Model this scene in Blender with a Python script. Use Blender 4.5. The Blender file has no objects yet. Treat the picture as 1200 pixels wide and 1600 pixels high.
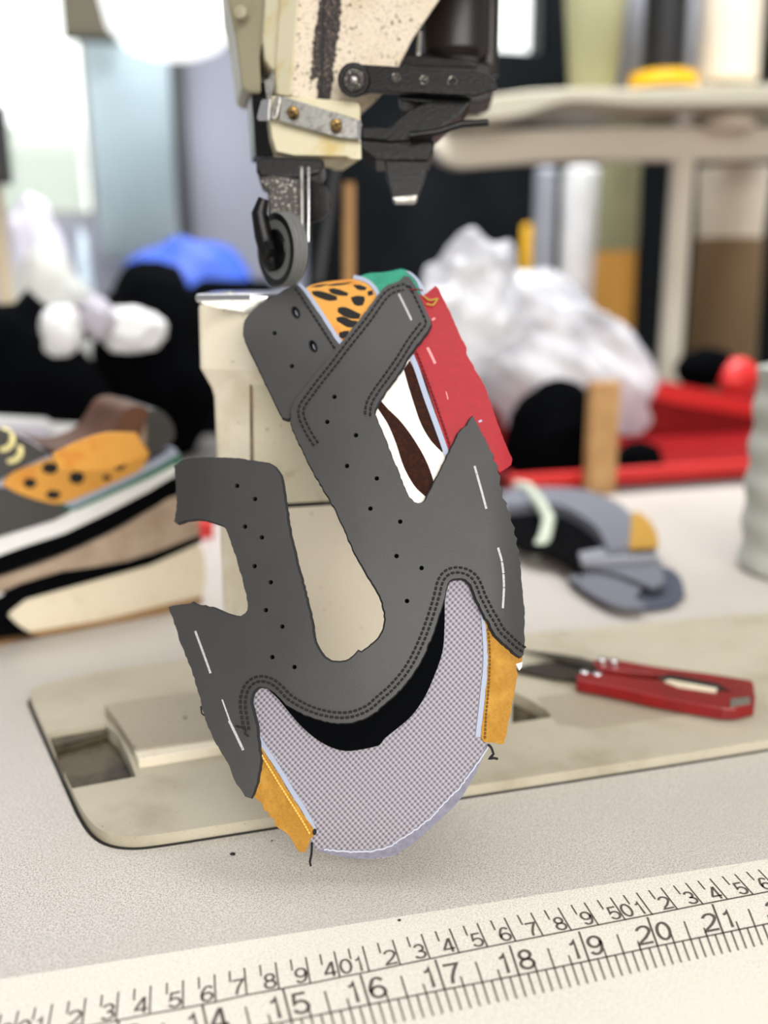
import bpy, bmesh, math, random
from mathutils import Vector, Matrix, noise
from mathutils.geometry import delaunay_2d_cdt
random.seed(7)
C = bpy.context.scene.collection

# ------------------------------------------------------------------ camera (lengths in centimetres, CM turns them to metres)
CM = 0.01
FPX = 1500.0
CAM = Vector((34.75, -25.7, 21.97)); PITCH, YAW, ROLL = .247, .258, -.007
FW = Vector((math.sin(YAW)*math.cos(PITCH), math.cos(YAW)*math.cos(PITCH), -math.sin(PITCH)))
_r0 = Vector((math.cos(YAW), -math.sin(YAW), 0)); _u0 = _r0.cross(FW)
RT = _r0*math.cos(ROLL)+_u0*math.sin(ROLL); UP = -_r0*math.sin(ROLL)+_u0*math.cos(ROLL)
cd = bpy.data.cameras.new('camera'); cam = bpy.data.objects.new('camera', cd); C.objects.link(cam)
m3 = Matrix((RT, UP, -FW)).transposed()
cam.matrix_world = Matrix.Translation(CAM*CM) @ m3.to_4x4()
cd.sensor_fit = 'VERTICAL'; cd.sensor_height = 36; cd.sensor_width = 27; cd.lens = 36*FPX/1600
cd.clip_start = .01; cd.clip_end = 50
cd.dof.use_dof = True; cd.dof.focus_distance = .354; cd.dof.aperture_fstop = 4.3
bpy.context.scene.camera = cam

# ------------------------------------------------------------------ light and exposure
SC = bpy.context.scene
SC.view_settings.view_transform = 'Standard'; SC.view_settings.look = 'None'
SC.view_settings.gamma = 1; SC.view_settings.use_curve_mapping = False
SC.view_settings.exposure = 0.0
w = bpy.data.worlds.new('world'); SC.world = w; w.use_nodes = True
wb = w.node_tree.nodes['Background']; wb.inputs[0].default_value = (1, 1, 1, 1); wb.inputs[1].default_value = .36

def area(name, loc, target, size, power, col=(1, 1, 1)):
    l = bpy.data.lights.new(name, 'AREA'); l.shape = 'RECTANGLE'; l.size = size[0]; l.size_y = size[1]
    l.energy = power; l.color = col
    o = bpy.data.objects.new(name, l); C.objects.link(o); o.location = Vector(loc)*CM
    o.rotation_euler = (Vector(target)-Vector(loc)).to_track_quat('-Z', 'Y').to_euler()
    return o
area('daylight_behind_camera', (50, -125, 62), (45, 10, 10), (1.4, 1.0), 28, (1, .97, .92))
area('overhead_fill', (75, 25, 150), (48, 12, 10), (1.3, .6), 12, (.97, .98, 1))
tb_ = area('overhead_fill', (100, 80, 165), (95, 150, 10), (1.6, .5), 27, (.97, .98, 1)); tb_.data.spread = math.radians(95)  # unseen lamp added to brighten the thread stand and cones
area('overhead_fill', (20, 185, 165), (45, 250, 10), (1.2, .4), 6, (.97, .98, 1)).data.spread = math.radians(110)  # unseen lamp added to lighten the lavender back wall
area('daylight_outside', (-20, 320, 260), (10, 440, 30), (2, 2), 75, (1, 1, 1))

# ------------------------------------------------------------------ geometry helpers
def ray(x, y): return RT*((x-600)/FPX)-UP*((y-800)/FPX)+FW
def P(x, y, d): return CAM+ray(x, y)*d                       # forward depth d
def G(x, y, z=0.0):
    r = ray(x, y); return CAM+r*((z-CAM.z)/r.z)
def Yp(x, y, Y):
    r = ray(x, y); return CAM+r*((Y-CAM.y)/r.y)
def SY(Y): return lambda x, y: Yp(x, y, Y)
def SZ(z): return lambda x, y: G(x, y, z)
def pxof(p):
    d = Vector(p)-CAM; z = d.dot(FW); return (600+FPX*d.dot(RT)/z, 800-FPX*d.dot(UP)/z)
def crop(ox, oy, s): return lambda *pts: [(ox+x/s, oy+y/s) for x, y in pts]
c1 = crop(320, 0, 2.4); c2 = crop(360, 400, 2.4); c3 = crop(240, 680, 3); c4 = crop(240, 1000, 3)
c5 = crop(600, 850, 3.2); c6 = crop(0, 980, 2.4); c7 = crop(700, 700, 2.4); c8 = crop(300, 440, 3.75); cs = crop(0, 600, 3)

def tag(o, label=None, cat=None, group=None, kind=None):
    if label: o['label'] = label
    if cat: o['category'] = cat
    if group: o['group'] = group
    if kind: o['kind'] = kind
    return o
def thing(name, loc, label, cat, group=None):
    o = bpy.data.objects.new(name, None); o.empty_display_size = .01; C.objects.link(o)
    o.location = Vector(loc)*CM; return tag(o, label, cat, group)
def link(name, verts, faces, mats, parent=None, fm=None, uvs=None, smooth=False, bevel=0, seg=2, sub=0, angle=40):
    me = bpy.data.meshes.new(name)
    org = Vector((0, 0, 0))
    if parent is not None:
        q = parent
        while q is not None: org += Vector(q.location); q = q.parent
    else:
        lo = [min(v[i] for v in verts) for i in range(3)]; hi = [max(v[i] for v in verts) for i in range(3)]
        org = Vector(((lo[0]+hi[0])/2, (lo[1]+hi[1])/2, lo[2]))*CM
    me.from_pydata([tuple(Vector(v)*CM-org) for v in verts], [], faces)
    if not isinstance(mats, (list, tuple)): mats = [mats]
    for m in mats: me.materials.append(m)
    if fm:
        for p, i in zip(me.polygons, fm): p.material_index = i
    if uvs:
        ul = me.uv_layers.new(name='uv')
        for lp in me.loops: ul.data[lp.index].uv = uvs[lp.vertex_index]
    bm = bmesh.new(); bm.from_mesh(me); bmesh.ops.recalc_face_normals(bm, faces=bm.faces); bm.to_mesh(me); bm.free()
    if smooth:
        for p in me.polygons: p.use_smooth = True
    o = bpy.data.objects.new(name, me); C.objects.link(o)
    if parent is not None: o.parent = parent
    else: o.location = org
    if smooth and not bevel and angle < 180:
        try: me.set_sharp_from_angle(angle=math.radians(angle))
        except Exception: pass
    if bevel:
        b = o.modifiers.new('bevel', 'BEVEL'); b.width = bevel*CM; b.segments = seg; b.limit_method = 'ANGLE'; b.angle_limit = math.radians(38)
        b.harden_normals = False
    if sub:
        s = o.modifiers.new('sub', 'SUBSURF'); s.levels = sub; s.render_levels = sub
    return o

def smooth_poly(pts, closed=True, step=5.0, corner=48):
    n = len(pts); V = [Vector(p) for p in pts]; out = []
    def isc(i):
        if not closed and (i == 0 or i == n-1): return True
        a = V[i]-V[i-1]; b = V[(i+1) % n]-V[i]
        if a.length < 1e-6 or b.length < 1e-6: return True
        return a.angle(b) > math.radians(corner)
    cor = [isc(i) for i in range(n)]
    for i in range(n if closed else n-1):
        j = (i+1) % n; p1, p2 = V[i], V[j]
        p0 = p1-(p2-p1)*.0 if cor[i] else V[i-1]
        p3 = p2 if cor[j] else V[(j+1) % n]
        L = (p2-p1).length; k = max(1, int(L/step))
        m1 = (p2-p0)*.5 if not cor[i] else (p2-p1)
        m2 = (p3-p1)*.5 if not cor[j] else (p2-p1)
        if m1.length > 1e-6: m1 = m1.normalized()*min(m1.length, L*1.2)
        if m2.length > 1e-6: m2 = m2.normalized()*min(m2.length, L*1.2)
        for t in range(k):
            s = t/k; s2 = s*s; s3 = s2*s
            out.append((2*s3-3*s2+1)*p1+(s3-2*s2+s)*m1+(-2*s3+3*s2)*p2+(s3-s2)*m2)
    if not closed: out.append(V[-1])
    return [(p.x, p.y) for p in out]
def inside(p, poly):
    x, y = p; c = False; n = len(poly); j = n-1
    for i in range(n):
        xi, yi = poly[i]; xj, yj = poly[j]
        if (yi > y) != (yj > y) and x < (xj-xi)*(y-yi)/(yj-yi)+xi: c = not c
        j = i
    return c
def circle(x, y, r, n=10, rx=None, a=0):
    rx = rx or r; ca, sa = math.cos(a), math.sin(a)
    return [(x+rx*math.cos(2*math.pi*k/n)*ca-r*math.sin(2*math.pi*k/n)*sa, y+rx*math.cos(2*math.pi*k/n)*sa+r*math.sin(2*math.pi*k/n)*ca) for k in range(n)]
def panel(name, outline, S, mats, parent=None, holes=(), inlays=(), off=0.0, thick=.12, ext=None, grid=None,
          rim=None, sm=True, step=5, jit=0, bevel=0, smooth=True, seg=2, corner=48, flare=0):
    """a sheet or slab: outline traced in the drawing frame, laid on the surface S, given thickness (cm) along its
    own normals, or pushed along the vector ext"""
    ol = smooth_poly(outline, True, step, corner) if sm else list(outline)
    if jit: ol = [(x+random.uniform(-jit, jit), y+random.uniform(-jit, jit)) for x, y in ol]
    pts = []; edges = []
    def loop(l):
        b = len(pts); pts.extend(l); edges.extend([(b+i, b+(i+1) % len(l)) for i in range(len(l))])
    loop(ol)
    for h in holes: loop(h)
    ins = []
    for poly, mi in inlays:
        q = [p for p in smooth_poly(poly, True, step)]
        ins.append((q, mi)); loop(q)
    if grid:
        xs = [p[0] for p in ol]; ys = [p[1] for p in ol]; y = min(ys); r = 0
        while y < max(ys):
            x = min(xs)+(grid/2 if r % 2 else 0)
            while x < max(xs):
                if inside((x, y), ol): pts.append((x, y))
                x += grid
            y += grid*.87; r += 1
    res = delaunay_2d_cdt([Vector(p) for p in pts], edges, [], 0, 1e-4)
    v2 = [(v.x, v.y) for v in res[0]]; F = []; FM = []
    for f in res[2]:
        cx = sum(v2[i][0] for i in f)/len(f); cy = sum(v2[i][1] for i in f)/len(f)
        if not inside((cx, cy), ol) or any(inside((cx, cy), h) for h in holes): continue
        mi = 0
        for q, k in ins:
            if inside((cx, cy), q): mi = k
        F.append(tuple(f)); FM.append(mi)
    used = sorted({i for f in F for i in f}); mp = {i: k for k, i in enumerate(used)}
    F = [tuple(mp[i] for i in f) for f in F]; v2 = [v2[i] for i in used]
    V = []
    for x, y in v2:
        p = S(x, y); 
        if off: p = p+(CAM-p).normalized()*off
        V.append(p)
    # orient to camera
    F2 = []
    for f in F:
        a, b, c = V[f[0]], V[f[1]], V[f[2]]
        F2.append(f if (b-a).cross(c-a).dot(CAM-a) > 0 else tuple(reversed(f)))
    F = F2; n = len(V)
    if ext is None:
        N = [Vector((0, 0, 0)) for _ in V]
        for f in F:
            nn = (V[f[1]]-V[f[0]]).cross(V[f[2]]-V[f[0]])
            for i in f: N[i] += nn
        B = [V[i]-N[i].normalized()*thick for i in range(n)]
    else: B = [p+Vector(ext) for p in V]
    cnt = {}
    for f in F:
        for i in range(len(f)):
            a, b = f[i], f[(i+1) % len(f)]; cnt[(a, b)] = 1
    rims = [(a, b) for (a, b) in cnt if (b, a) not in cnt]
    faces = list(F)+[tuple(n+i for i in reversed(f)) for f in F]+[(b, a, a+n, b+n) for a, b in rims]
    if flare:
        push = {}
        for a, b in rims:
            e_ = V[b]-V[a]; vw = (CAM-V[a]).normalized(); o_ = e_.cross(vw)
            if o_.length < 1e-9: continue
            o_.normalize()
            for i in (a, b): push[i] = push.get(i, Vector((0, 0, 0)))+o_
        inner = {i for i in push if any((v2[i][0]-hx)**2+(v2[i][1]-hy)**2 < 200 for hx, hy in [(sum(p[0] for p in h)/len(h), sum(p[1] for p in h)/len(h)) for h in holes])}
        for i, o_ in push.items():
            if i not in inner and o_.length > .2: B[i] = B[i]+o_.normalized()*flare
    rm = rim if rim is not None else 0
    back = 0 if rim is None else rim
    fm = FM+[back]*len(F)+[rm]*len(rims)
    uv = [(x/100, y/100) for x, y in v2]*2
    return link(name, V+B, faces, mats, parent, fm, uv, smooth=smooth, bevel=bevel, seg=seg)

def lofts(name, loops, mats, parent=None, cap=True, smooth=True, closed=True, angle=40, bevel=0):
    n = len(loops[0]); V = [Vector(p) for l in loops for p in l]; F = []
    for i in range(len(loops)-1):
        for j in range(n if closed else n-1):
            k = (j+1) % n; F.append((i*n+j, i*n+k, (i+1)*n+k, (i+1)*n+j))
    if cap: F += [tuple(range(n)), tuple(range((len(loops)-1)*n, len(loops)*n))]
    return link(name, V, F, mats, parent, smooth=smooth, angle=angle, bevel=bevel)
def frame(d):
    d = Vector(d).normalized(); a = Vector((0, 0, 1)) if abs(d.z) < .9 else Vector((1, 0, 0))
    u = d.cross(a).normalized(); return u, d.cross(u).normalized()
def rings(c, axis, prof, n=32):
    """profile [(distance along axis, radius)] swept round an axis"""
    ax = Vector(axis).normalized(); u, v = frame(ax); c = Vector(c)
    return [[c+ax*t+(u*math.cos(2*math.pi*k/n)+v*math.sin(2*math.pi*k/n))*max(r, 1e-3) for k in range(n)] for t, r in prof]
def lathe(name, c, axis, prof, mats, parent=None, n=32, smooth=True, angle=35): return lofts(name, rings(c, axis, prof, n), mats, parent, smooth=smooth, angle=angle)
def rod(name, a, b, r, mats, parent=None, n=16, r2=None):
    a = Vector(a); b = Vector(b); L = (b-a).length; return lathe(name, a, b-a, [(0, r), (L, r2 or r)], mats, parent, n)
def tube_pts(path, r, n=8):
    P_ = [Vector(p) for p in path]; out = []; t0 = (P_[1]-P_[0]).normalized(); u, v = frame(t0)
    for i, p in enumerate(P_):
        t = (P_[min(i+1, len(P_)-1)]-P_[max(i-1, 0)]).normalized()
        u = (u-t*u.dot(t)).normalized(); v = t.cross(u)
        rr = r[i] if isinstance(r, (list, tuple)) else r
        out.append([p+(u*math.cos(2*math.pi*k/n)+v*math.sin(2*math.pi*k/n))*rr for k in range(n)])
    return out
def tube(name, path, r, mats, parent=None, n=8): return lofts(name, tube_pts(path, r, n), mats, parent)
def box(name, lo, hi, mats, parent=None, bevel=0, rotz=0):
    c = (Vector(lo)+Vector(hi))/2; V = []
    for z in (lo[2], hi[2]):
        for x, y in ((lo[0], lo[1]), (hi[0], lo[1]), (hi[0], hi[1]), (lo[0], hi[1])):
            q = Vector((x-c.x, y-c.y, 0)); q.rotate(Matrix.Rotation(rotz, 3, 'Z')); V.append(Vector((c.x+q.x, c.y+q.y, z)))
    F = [(0, 3, 2, 1), (4, 5, 6, 7), (0, 1, 5, 4), (1, 2, 6, 5), (2, 3, 7, 6), (3, 0, 4, 7)]
    return link(name, V, F, mats, parent, bevel=bevel)
def merge(parts):
    V = []; F = []
    for v, f in parts:
        b = len(V); V += v; F += [tuple(i+b for i in q) for q in f]
    return V, F

# ------------------------------------------------------------------ materials
def mat(name, col, rough=.6, metal=0, spec=.5, emis=None, bump=None, noise_col=None, speck=None, coat=0, sheen=0, trans=0, alpha=1, coords='Object', stain=None):
    """bump=(scale, strength); noise_col=(scale, colour2, lo, hi); speck=(scale, colour, threshold)"""
    m = bpy.data.materials.new(name); m.use_nodes = True; nt = m.node_tree; N = nt.nodes; L = nt.links
    b = N['Principled BSDF']; b.inputs['Roughness'].default_value = rough; b.inputs['Metallic'].default_value = metal
    b.inputs['Specular IOR Level'].default_value = spec
    if coat: b.inputs['Coat Weight'].default_value = coat
    if sheen: b.inputs['Sheen Weight'].default_value = sheen; b.inputs['Sheen Roughness'].default_value = .5
    if trans: b.inputs['Transmission Weight'].default_value = trans
    b.inputs['Alpha'].default_value = alpha
    tc = N.new('ShaderNodeTexCoord')
    rgb = N.new('ShaderNodeRGB'); rgb.outputs[0].default_value = (*col, 1); cur = rgb.outputs[0]
    def nz(scale, det=4, rough_=.6):
        t = N.new('ShaderNodeTexNoise'); t.inputs['Scale'].default_value = scale; t.inputs['Detail'].default_value = det
        t.inputs['Roughness'].default_value = rough_; L.new(tc.outputs[coords], t.inputs['Vector']); return t.outputs['Fac']
    def mixc(fac, c2, lo, hi):
        nonlocal cur
        mr = N.new('ShaderNodeMapRange'); mr.inputs[1].default_value = lo; mr.inputs[2].default_value = hi; L.new(fac, mr.inputs[0])
        mx = N.new('ShaderNodeMix'); mx.data_type = 'RGBA'; L.new(mr.outputs[0], mx.inputs[0]); L.new(cur, mx.inputs[6])
        mx.inputs[7].default_value = (*c2, 1); cur = mx.outputs[2]
    if noise_col:
        for sc, c2_, lo, hi in (noise_col if isinstance(noise_col[0], tuple) else [noise_col]): mixc(nz(sc), c2_, lo, hi)
    if speck:
        for sc, c2_, th in (speck if isinstance(speck[0], tuple) else [speck]): mixc(nz(sc, 2), c2_, th, th+.03)
    L.new(cur, b.inputs['Base Color'])
    if bump:
        bn = N.new('ShaderNodeBump'); bn.inputs['Strength'].default_value = bump[1]; bn.inputs['Distance'].default_value = .0005
        L.new(nz(bump[0], 3), bn.inputs['Height']); L.new(bn.outputs[0], b.inputs['Normal'])
    if emis: b.inputs['Emission Color'].default_value = (*emis[0], 1); b.inputs['Emission Strength'].default_value = emis[1]
    return m
def srgb(r, g, b): return tuple(((c/255)/12.92 if c/255 < .04045 else ((c/255+.055)/1.055)**2.4) for c in (r, g, b))

M = {}
M['leather'] = mat('grey_leather', srgb(62, 60, 59), .5, spec=.5, bump=(2600, .25), noise_col=(60, srgb(58, 57, 56), .35, .7))
M['edge'] = mat('dark_cut_edge', srgb(36, 35, 37), .8, bump=(3000, .5))
M['thread'] = mat('dark_thread', srgb(30, 29, 30), .7, spec=.3)
M['chalk'] = mat('silver_pen', srgb(188, 188, 190), .7, speck=(2500, srgb(120, 120, 120), .6))
M['black'] = mat('black_lining', srgb(4, 5, 7), .9, spec=.05, bump=(3000, .2))
M['red'] = mat('red_leather', srgb(166, 22, 34), .55, bump=(2600, .3), noise_col=(300, srgb(158, 20, 32), .4, .6))
M['redthread'] = mat('red_thread', srgb(120, 12, 22), .7)
M['piping'] = mat('pale_blue_edge', srgb(164, 172, 192), .6)
M['teal'] = mat('teal_leather', srgb(40, 150, 120), .55, bump=(2500, .3), noise_col=(200, srgb(30, 132, 104), .4, .7))
M['suede'] = mat('mustard_suede', srgb(182, 132, 52), .95, spec=.15, bump=(2200, .8), noise_col=((900, srgb(168, 120, 42), .42, .7), (140, srgb(206, 156, 70), .5, .8)), sheen=.2)
M['suedeedge'] = mat('mustard_suede_edge', srgb(214, 168, 70), .95, bump=(2200, .8))
M['leo'] = mat('leopard_hair', srgb(216, 156, 72), .8, spec=.2, bump=(1500, .5), noise_col=(45, srgb(205, 125, 50), .52, .66), sheen=.1)
M['leospot'] = mat('leopard_spot', srgb(12, 8, 7), .8, bump=(1500, .5))
M['zebra'] = mat('cream_hair', srgb(240, 232, 222), .8, spec=.2, bump=(1500, .4))
M['zstripe'] = mat('brown_hair', srgb(44, 18, 9), .8, spec=.2, bump=(1800, .9), noise_col=(500, srgb(66, 32, 18), .45, .75))
M['zpink'] = mat('pinkish_hair', srgb(238, 214, 214), .8)
M['hem'] = mat('mesh_hem', srgb(138, 136, 152), .9, bump=(2500, .5), noise_col=(500, srgb(120, 118, 134), .4, .7))
M['hemthread'] = mat('pale_thread', srgb(192, 194, 206), .8)
M['crease'] = mat('pale_crease', srgb(225, 150, 150), .7)
M['yarn'] = mat('olive_thread', srgb(190, 160, 60), .8)
CREAM = srgb(242, 232, 210)
M['cream'] = mat('cream_enamel', CREAM, .38, spec=.5, bump=(900, .25), noise_col=((35, srgb(222, 210, 182), .5, .75),), speck=((480, srgb(70, 52, 34), .715), (1500, srgb(120, 100, 74), .72)))
M['creamdirty'] = mat('cream_enamel_greasy', srgb(214, 200, 178), .45, bump=(1100, .6), noise_col=((30, srgb(200, 180, 150), .5, .7),), speck=((420, srgb(52, 34, 24), .645), (1400, srgb(90, 62, 44), .62)))
M['creamgreen'] = mat('aged_cream_enamel', srgb(160, 152, 126), .4, bump=(900, .25), noise_col=(25, srgb(140, 128, 96), .5, .7))
M['creamyellow'] = mat('yellowed_cream_plastic', srgb(216, 207, 176), .4, noise_col=(60, srgb(205, 182, 120), .52, .72), speck=(900, srgb(90, 60, 30), .7))
M['covercream'] = mat('stained_cream_enamel', srgb(226, 218, 192), .42, bump=(700, .3), noise_col=((45, srgb(176, 156, 110), .52, .7), (9, srgb(206, 194, 160), .5, .7)), speck=((420, srgb(70, 52, 34), .70), (1400, srgb(130, 108, 80), .70)))
M['plate'] = mat('bed_enamel', srgb(186, 178, 158), .42, spec=.5, bump=(700, .3), noise_col=((25, srgb(160, 150, 126), .5, .72), (8, srgb(196, 188, 168), .45, .7)), speck=((330, srgb(60, 50, 38), .72), (1300, srgb(110, 98, 78), .70)))
M['slab'] = mat('slide_plate_enamel', srgb(170, 160, 140), .45, bump=(900, .35), speck=((500, srgb(100, 86, 66), .68), (1400, srgb(110, 96, 76), .66)))
M['mottled_dark'] = mat('mottled_dark_brown', srgb(44, 36, 26), .5, noise_col=(120, srgb(92, 78, 56), .45, .65), bump=(800, .5))  # dark mottled brown for the slot floor and the post gap
M['recess'] = mat('dirty_recess', srgb(92, 82, 62), .5, noise_col=((30, srgb(34, 28, 19), .45, .62), (200, srgb(70, 58, 40), .55, .7)), bump=(500, .4))
M['creamlit'] = mat('brightened_cream_enamel', srgb(250, 240, 218), .4, bump=(900, .25), noise_col=(9, srgb(238, 224, 192), .5, .75), speck=(480, srgb(150, 120, 80), .73))  # cream with less dirt, lightened to hold the light on the lower cover
M['rust'] = mat('rusty_seam', srgb(120, 92, 60), .7, noise_col=(150, srgb(60, 44, 30), .45, .6))
M['gap_shade'] = mat('gap_shade_black', srgb(28, 26, 25), .7, bump=(1500, .5))  # black standing for the shade in the gap round the plate
M['steel'] = mat('worn_steel', srgb(176, 174, 168), .28, metal=.9, noise_col=(300, srgb(110, 104, 94), .5, .75), bump=(900, .2))
M['chrome'] = mat('polished_steel', srgb(225, 225, 225), .12, metal=1)
M['brass'] = mat('oily_brass_screw', srgb(140, 112, 62), .35, metal=.85, speck=(900, srgb(40, 28, 18), .55))
M['slot'] = mat('dark_slot', srgb(18, 15, 12), .7)
M['blackmetal'] = mat('black_oiled_metal', srgb(8, 7, 7), .32, metal=0, spec=.32, speck=(1600, srgb(140, 134, 128), .71), bump=(900, .3))
M['speckmetal'] = mat('worn_cast_metal', srgb(78, 74, 70), .38, metal=.7, bump=(1300, .9), speck=((900, srgb(190, 186, 176), .6), (1000, srgb(24, 22, 20), .64)))
M['knurl'] = mat('knurled_steel', srgb(140, 140, 138), .4, metal=.6, bump=(2600, 1))
M['darkbrown'] = mat('dark_brown_motor', srgb(30, 24, 23), .4, spec=.5)
M['table'] = None
M['ink'] = mat('printed_ink', srgb(92, 80, 74), .7)
M['redplastic'] = mat('red_plastic', srgb(140, 10, 14), .4, noise_col=(60, srgb(120, 8, 12), .4, .7))
M['redbright'] = mat('bright_red_plastic', srgb(214, 44, 42), .4)
M['blade'] = mat('dull_blade', srgb(66, 62, 54), .35, metal=.6)
M['white'] = mat('white_plastic', srgb(236, 236, 234), .5, noise_col=(20, srgb(220, 220, 220), .4, .7))
M['tan'] = mat('tan_suede', srgb(176, 156, 136), .9, noise_col=(60, srgb(158, 136, 116), .4, .7))
M['solewhite'] = mat('cream_rubber', srgb(238, 226, 200), .6, noise_col=((40, srgb(206, 192, 160), .52, .75),))
M['brown'] = mat('brown_lining', srgb(98, 60, 38), .6, noise_col=(30, srgb(76, 46, 28), .4, .7))
M['gum'] = mat('gum_rubber', srgb(160, 122, 76), .7)
M['green'] = mat('green_rand', srgb(30, 108, 82), .6)
M['gold'] = mat('pale_gold_eyelet', srgb(226, 214, 150), .4, metal=.3)
M['bluegrey'] = mat('blue_grey_fabric', srgb(112, 114, 124), .8, bump=(1500, .5))
M['bluegrey2'] = mat('slate_fabric', srgb(72, 78, 94), .8, bump=(1500, .5))
M['band'] = mat('pale_green_band', srgb(196, 204, 186), .7)
M['wood'] = mat('pale_wood', srgb(192, 150, 98), .7, noise_col=(40, srgb(170, 126, 78), .4, .7))
M['blackcloth'] = mat('black_cloth', srgb(3, 4, 6), .95, spec=.04, bump=(300, .5))
M['blackplastic'] = mat('black_plastic', srgb(14, 13, 14), .5)
M['bluebag'] = mat('blue_fabric', srgb(38, 76, 172), .6)
M['olive'] = mat('olive_cone_thread', srgb(158, 156, 120), .8, bump=(600, .5))
M['orange'] = mat('orange_yellow_core', srgb(232, 170, 74), .6)
M['yellow'] = mat('yellow_plastic', srgb(224, 170, 20), .5)
M['beigethread'] = mat('beige_thread', srgb(222, 210, 190), .8, bump=(600, .5))
M['greythread'] = mat('grey_thread', srgb(140, 142, 150), .8)
M['standcream'] = mat('stand_enamel', srgb(226, 218, 198), .5)
M['standgrey'] = mat('stand_tray_enamel', srgb(190, 184, 164), .5)
M['brownbox'] = mat('brown_cardboard', srgb(122, 98, 68), .8)
M['wallback'] = mat('lavender_grey_wall', srgb(186, 188, 203), .9)
M['wallright'] = mat('dark_partition', srgb(8, 11, 13), .95, spec=.1, noise_col=(2, srgb(22, 26, 29), .5, .7))
M['floor'] = mat('dark_floor', srgb(86, 82, 78), .8)
M['curtain'] = mat('pale_blue_curtain', srgb(216, 232, 238), .9)
_b = M['curtain'].node_tree; _t = _b.nodes.new('ShaderNodeBsdfTranslucent'); _t.inputs[0].default_value = (*srgb(244, 250, 252), 1); _x = _b.nodes.new('ShaderNodeMixShader'); _x.inputs[0].default_value = .7
_b.links.new(_b.nodes['Principled BSDF'].outputs[0], _x.inputs[1]); _b.links.new(_t.outputs[0], _x.inputs[2]); _b.links.new(_x.outputs[0], _b.nodes['Material Output'].inputs[0])
M['framedark'] = mat('dark_window_frame', srgb(70, 70, 72), .6)
M['greengrey'] = mat('pale_green_wall', srgb(226, 238, 220), .9)
M['greycloth'] = mat('grey_cloth', srgb(168, 168, 162), .9)
M['mauve'] = mat('mauve_cloth', srgb(190, 186, 196), .9)
M['maroon'] = mat('maroon_cloth', srgb(70, 22, 30), .9)
M['beige'] = mat('beige_post', srgb(205, 186, 155), .7)
M['palegreyroll'] = mat('pale_grey_thread', srgb(192, 194, 186), .85, noise_col=(30, srgb(178, 182, 172), .4, .6))
M['mustard'] = mat('mustard_flap', srgb(176, 134, 50), .9)
M['olivebox'] = mat('dark_olive_paint', srgb(92, 86, 68), .7)
M['glass'] = mat('window_glass', (1, 1, 1), .02, trans=1, alpha=.12)

def patterned(name, base, fn):
    m = bpy.data.materials.new(name); m.use_nodes = True; nt = m.node_tree; b = nt.nodes['Principled BSDF']; fn(nt, nt.nodes, nt.links, b); return m
def nd(N, op, a, b_, L):
    n = N.new('ShaderNodeMath'); n.operation = op
    for i, v in enumerate((a, b_)):
        if v is None: continue
        if isinstance(v, (int, float)): n.inputs[i].default_value = v
        else: L.new(v, n.inputs[i])
    return n.outputs[0]
def knit(nt, N, L, b):
    uv = N.new('ShaderNodeUVMap'); sp = N.new('ShaderNodeSeparateXYZ'); L.new(uv.outputs[0], sp.inputs[0])
    # rotate a little to follow the cloth
    u = nd(N, 'ADD', sp.outputs[0], nd(N, 'MULTIPLY', sp.outputs[1], .10, L), L); v = nd(N, 'ADD', sp.outputs[1], nd(N, 'MULTIPLY', sp.outputs[0], .06, L), L)
    cu = nd(N, 'COSINE', nd(N, 'MULTIPLY', u, 100*2*math.pi/9.0, L), None, L)
    cv = nd(N, 'COSINE', nd(N, 'MULTIPLY', v, 100*2*math.pi/9.6, L), None, L)
    h = nd(N, 'ADD', nd(N, 'MULTIPLY', nd(N, 'MULTIPLY', cu, cv, L), .5, L), .5, L)
    r = N.new('ShaderNodeValToRGB'); r.color_ramp.elements[0].color = (*srgb(106, 102, 111), 1); r.color_ramp.elements[1].color = (*srgb(172, 166, 174), 1)
    r.color_ramp.elements[0].position = .15; r.color_ramp.elements[1].position = .75
    L.new(h, r.inputs[0]); L.new(r.outputs[0], b.inputs['Base Color']); b.inputs['Roughness'].default_value = .8
    bn = N.new('ShaderNodeBump'); bn.inputs['Strength'].default_value = .7; bn.inputs['Distance'].default_value = .0004
    L.new(h, bn.inputs['Height']); L.new(bn.outputs[0], b.inputs['Normal'])
M['knit'] = patterned('grey_knit_mesh', None, knit)
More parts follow.
